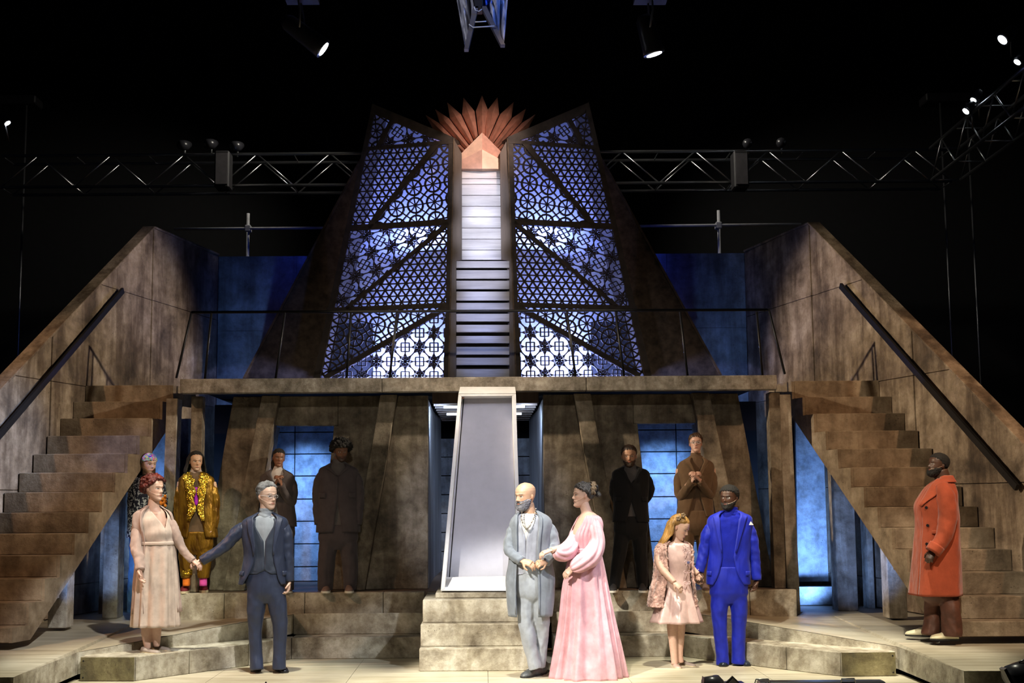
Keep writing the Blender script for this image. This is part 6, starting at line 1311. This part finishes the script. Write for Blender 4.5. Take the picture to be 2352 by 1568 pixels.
p.head = Head(p, 1598, 1019, 45, -8, -8, 0, -.02, .94, 1.0, .92); sk = (.55, .34, .27)
p.body(sk, p.head.paint(sk, brow=(.07, .03, .015))); p.head.shell(hmask(.27, .16, .05, -.26), lambda x, y, z: .06 + .12 * np.clip(z - .2, 0, 1), 'hair', 'hair_brown', p.root, 10, .5); p.glasses()
suit(p, R, 0, [(0, 40), (.25, 24), (.5, 8), (.58, -1.5), (.7, 2), (1, 26)], 'suit_brown', [([(1561, 1071, .02), (1554, 1100), (1557, 1138, -.04), (1574, 1120, -.14), (1590, 1104, -.22)], [12, 13.5, 12.5, 11.5, 9.5]), ([(1635, 1071, .02), (1642, 1100), (1637, 1136, -.04), (1622, 1120, -.14), (1607, 1103, -.22)], [12, 13.5, 12.5, 11.5, 9.5])], (.06, .55), 25, 24., (.72, 34, 58), [(.6, 4), (.72, 5)])
p.part('shirt', *Loft(p, [(1046, 1598, 13, 12), (1054, 1598, 22, 15), (1068, 1598, 31, 18), (1110, 1597, 34, 21), (1190, 1597, 35, 22)]).mesh(20, 28), 'brown_knit'); p.collar_tube([(1598, 1040), (1598, 1046), (1598, 1055)], [11.5, 12.5, 14], 'brown_knit')
p.trousers([(1172, 1597, 38, 24), (1195, 1597, 39, 25), (1212, 1597, 38, 24)], LG, 'suit_brown', .06, .01, seed=12.)
p.shoe((1574, 1356), (1568, 1361), 'canvas_brown', .048, .08, 'sole_cream', .022, ZP); p.shoe((1619, 1356), (1624, 1361), 'canvas_brown', .048, .08, 'sole_cream', .022, ZP)
# ---------------------------------------------------------------- gold jacket
p = Fig('person in gold sequin jacket and trousers with bright socks and maroon high-top shoes', 449, 1362.5, ZP, .011, .0055)
R = [(1084, 450, 15, 13), (1089, 450, 26, 16), (1095, 451, 36, 19), (1103, 452, 41, 21), (1125, 452, 42, 25), (1155, 452, 42, 26), (1195, 452, 44, 27), (1234, 453, 46, 28)]
torso(p, R); p.limb([(450, 1068), (450, 1090)], [11.5, 13]); p.limb([(414, 1106), (407, 1165), (412, 1215)], [7, 6.48, 6]); p.limb([(490, 1106), (498, 1165), (488, 1212)], [7, 6.48, 6])
LG = p.legcore([([(432, 1246), (427, 1280), (427, 1305), (428, 1322)], [19, 17, 14, 12]), ([(468, 1246), (469, 1280), (468, 1305), (467, 1322)], [19, 17, 15, 13])])
p.hand((488, 1211, -.02), (483, 1232, -.04), (-.7, -.4, 0), -1, .17, curl=.6); p.hand((412, 1215), (414, 1236), (.7, -.3, 0), 1, .17, curl=.5)
p.head = Head(p, 450, 1060, 45, 26, 2, 0, -.02, .96, 1.1, .95); sk = OLIVE
p.body(sk, p.head.paint(sk, brow=(.03, .018, .012), beard=(.2, .13, .1), bfun=lambda x, y, z: .5 * np.clip((-.2 - z) * 12, 0, 1) * (y < 0), gaze=(.02, 0)))
p.head.shell(hmask(.36, .24, .05, -.35), .07, 'hair', 'hair_dark', p.root, 9, .4, stretch=(1, 1, .5))
hair_sheet(p, [(.42, 0, .02, .2, .24, 80), (.3, 0, .04, .3, .32, 72), (.15, 0, .06, .38, .38, 62), (-.2, 0, .08, .44, .4, 62), (-.5, 0, .1, .5, .4, 66), (-.72, 0, .12, .46, .36, 72)], 'hair_dark', 'long_hair', 24, .05, 4.)
fs = lambda t, a: .006 * nz(a * .05, t * 8, 3.) + .003 * nz(a * .3, t * 40, 5.)
lfg = Loft(p, R); fo3 = lerp([(0, 40), (.25, 16), (.5, 8), (.75, 7), (1, 24)])
jo = p.jacket(lfg, lambda t: -84 + fo3(t), lambda t: -84 + 360 - fo3(t), 'lame_gold', [([(417, 1100, .02), (409, 1130), (405, 1168), (412, 1214)], [12, 14, 13, 11]), ([(487, 1100, .02), (495, 1130), (499, 1168), (490, 1212)], [12, 14, 13, 11])], 'sequin_jacket', fs, .008, 46, 64, 6., .1)
for sg in (1, -1): p.strip(lfg, (.02, .86), lambda u, sg=sg: -84 + sg * (fo3(.02 + .84 * u) - 4 - 3 * math.sin(u * 30)), lambda u, sg=sg: -84 + sg * (fo3(.02 + .84 * u) + lerp([(0, 26), (.3, 34), (.75, 18), (1, 8)])(u)), 'sequin_gold', 'sequin_lapel', jo, .014, 40, 8, .012)
for sg in (1, -1): p.strip(lfg, (.16, -1.5), -84 + sg * 56, -84 + sg * 92, 'sequin_gold', 'sequin_shoulder', jo, .012, 12, 10, .008)
p.part('shirt', *Loft(p, [(1083, 450, 14, 12), (1090, 450, 24, 16), (1105, 451, 33, 20), (1160, 452, 36, 22), (1240, 452, 36, 23)]).mesh(16, 28), 'brown_knit'); p.collar_tube([(450, 1078), (450, 1083), (450, 1091)], [12.5, 13.5, 15], 'beige_knit')
ls = Loft(p, [(1105, 451, 33, 20), (1160, 452, 36, 22)]); p.strip(ls, (.25, 1.0), -84 - 5, -84 + 5, 'magenta_satin', 'magenta_placket', p.root, .012, 10, 4)
p.trousers([(1220, 450, 38, 25), (1240, 450, 39, 26), (1256, 450, 38, 25)], LG, 'lame_gold', .12, .01, seed=4.)
for cx_, y0, mt in ((428, 1308, 'sock_orange'), (467, 1308, 'sock_pink')):
    p.part('trouser_cuff', *limb(p.px((cx_, 1306), (cx_, 1321)), [13.5 * p.m, 13.5 * p.m], 5, 22), 'sequin_gold'); p.part('sock', *limb(p.px((cx_, 1325), (cx_, 1345)), [8.4 * p.m, 8.4 * p.m], 5, 18), mt)
for h, t_ in (((430, 1358), (420, 1364)), ((467, 1356), (469, 1368))):
    s_ = p.shoe(h, t_, 'canvas_maroon', .05, .12, 'sole_cream', .026, ZP, 'high_top_shoe', 'sole_white')
# ---------------------------------------------------------------- bandana
p = Fig('person in floral bandana and printed shirt behind the woman in beige', 338, 1418, .37, .011, .0055)
R = [(1090, 338, 15, 13), (1096, 338, 26, 17), (1102, 338, 37, 20), (1110, 338, 42, 22), (1135, 338, 43, 25), (1170, 338, 42, 25), (1205, 338, 44, 26), (1235, 338, 46, 27)]
torso(p, R); p.limb([(341, 1072), (338, 1098)], [12, 13]); p.arm([(302, 1114), (299, 1175), (305, 1225)], [7.7, 6.48, 7]); p.arm([(374, 1114), (378, 1170), (372, 1222)], [7.7, 6.48, 7])
LG = p.legcore([([(319, 1252), (312, 1320), (309, 1360), (308, 1402)], [20, 17, 16, 16]), ([(356, 1252), (353, 1320), (351, 1360), (350, 1402)], [20, 17, 16, 16])])
p.hand((305, 1225), (308, 1246), (.7, -.3, 0), 1, .17, curl=.5); p.hand((372, 1222), (370, 1244), (-.7, -.3, 0), -1, .17, curl=.5)
p.head = Head(p, 341, 1067, 50, 44, 0, 0, -.02, .98, 1.05); sk = FAIR
p.body(sk, p.head.paint(sk, brow=(.12, .07, .04), beard=(.28, .17, .11), bfun=lambda x, y, z: .5 * np.clip((-.2 - z) * 12, 0, 1) * (y < 0), gaze=(.02, 0)))
p.head.shell(hmask(.17, .13, .08, -.1, 24), lambda x, y, z: .05 + 0 * x, 'bandana', 'print_bandana', p.root, 9, .15)
hair_sheet(p, [(.1, 0, .1, .3, .32, 95), (-.15, 0, .12, .38, .36, 90), (-.45, -.03, .16, .44, .38, 90), (-.75, -.05, .18, .42, .34, 95)], 'hair_brown', 'long_hair', 22, .05, 6.)
lf = Loft(p, R); so_ = solid(p.part('printed_shirt', *lf.mesh(40, 60, fold=lambda t, a: .006 * nz(a * .05, t * 8, 1.)), 'print_shirt'), .006)
for pts in ([(306, 1107, .02), (300, 1140), (298, 1178), (304, 1222)], [(371, 1107, .02), (378, 1140), (379, 1176), (372, 1218)]): p.part('sleeve', *p.sleeve(pts, [13, 14.5, 13, 11.5]), 'print_shirt', True, so_)
mb = MB()
for k in range(26): q = p.P(366 + 14 * math.sin(k * 1.9), 1138 + k * .95, -.12 + .02 * math.cos(k * 2.7)); V, Fc = ball(q, .018, 8, 6); mb.add(V, Fc)
p.part('feather_scarf', *remesh(mb, .006, 0), 'orange_feather', label='bright orange scarf at the shoulder'); p.mic(-1)
p.trousers([(1222, 338, 39, 25), (1245, 338, 40, 26), (1262, 338, 39, 25)], LG, 'denim_blue', .07, .01, seed=6.)
p.shoe((310, 1413), (312, 1421), 'shoe_black', .05, .08, z=.37); p.shoe((350, 1413), (356, 1421), 'shoe_black', .05, .08, z=.37)
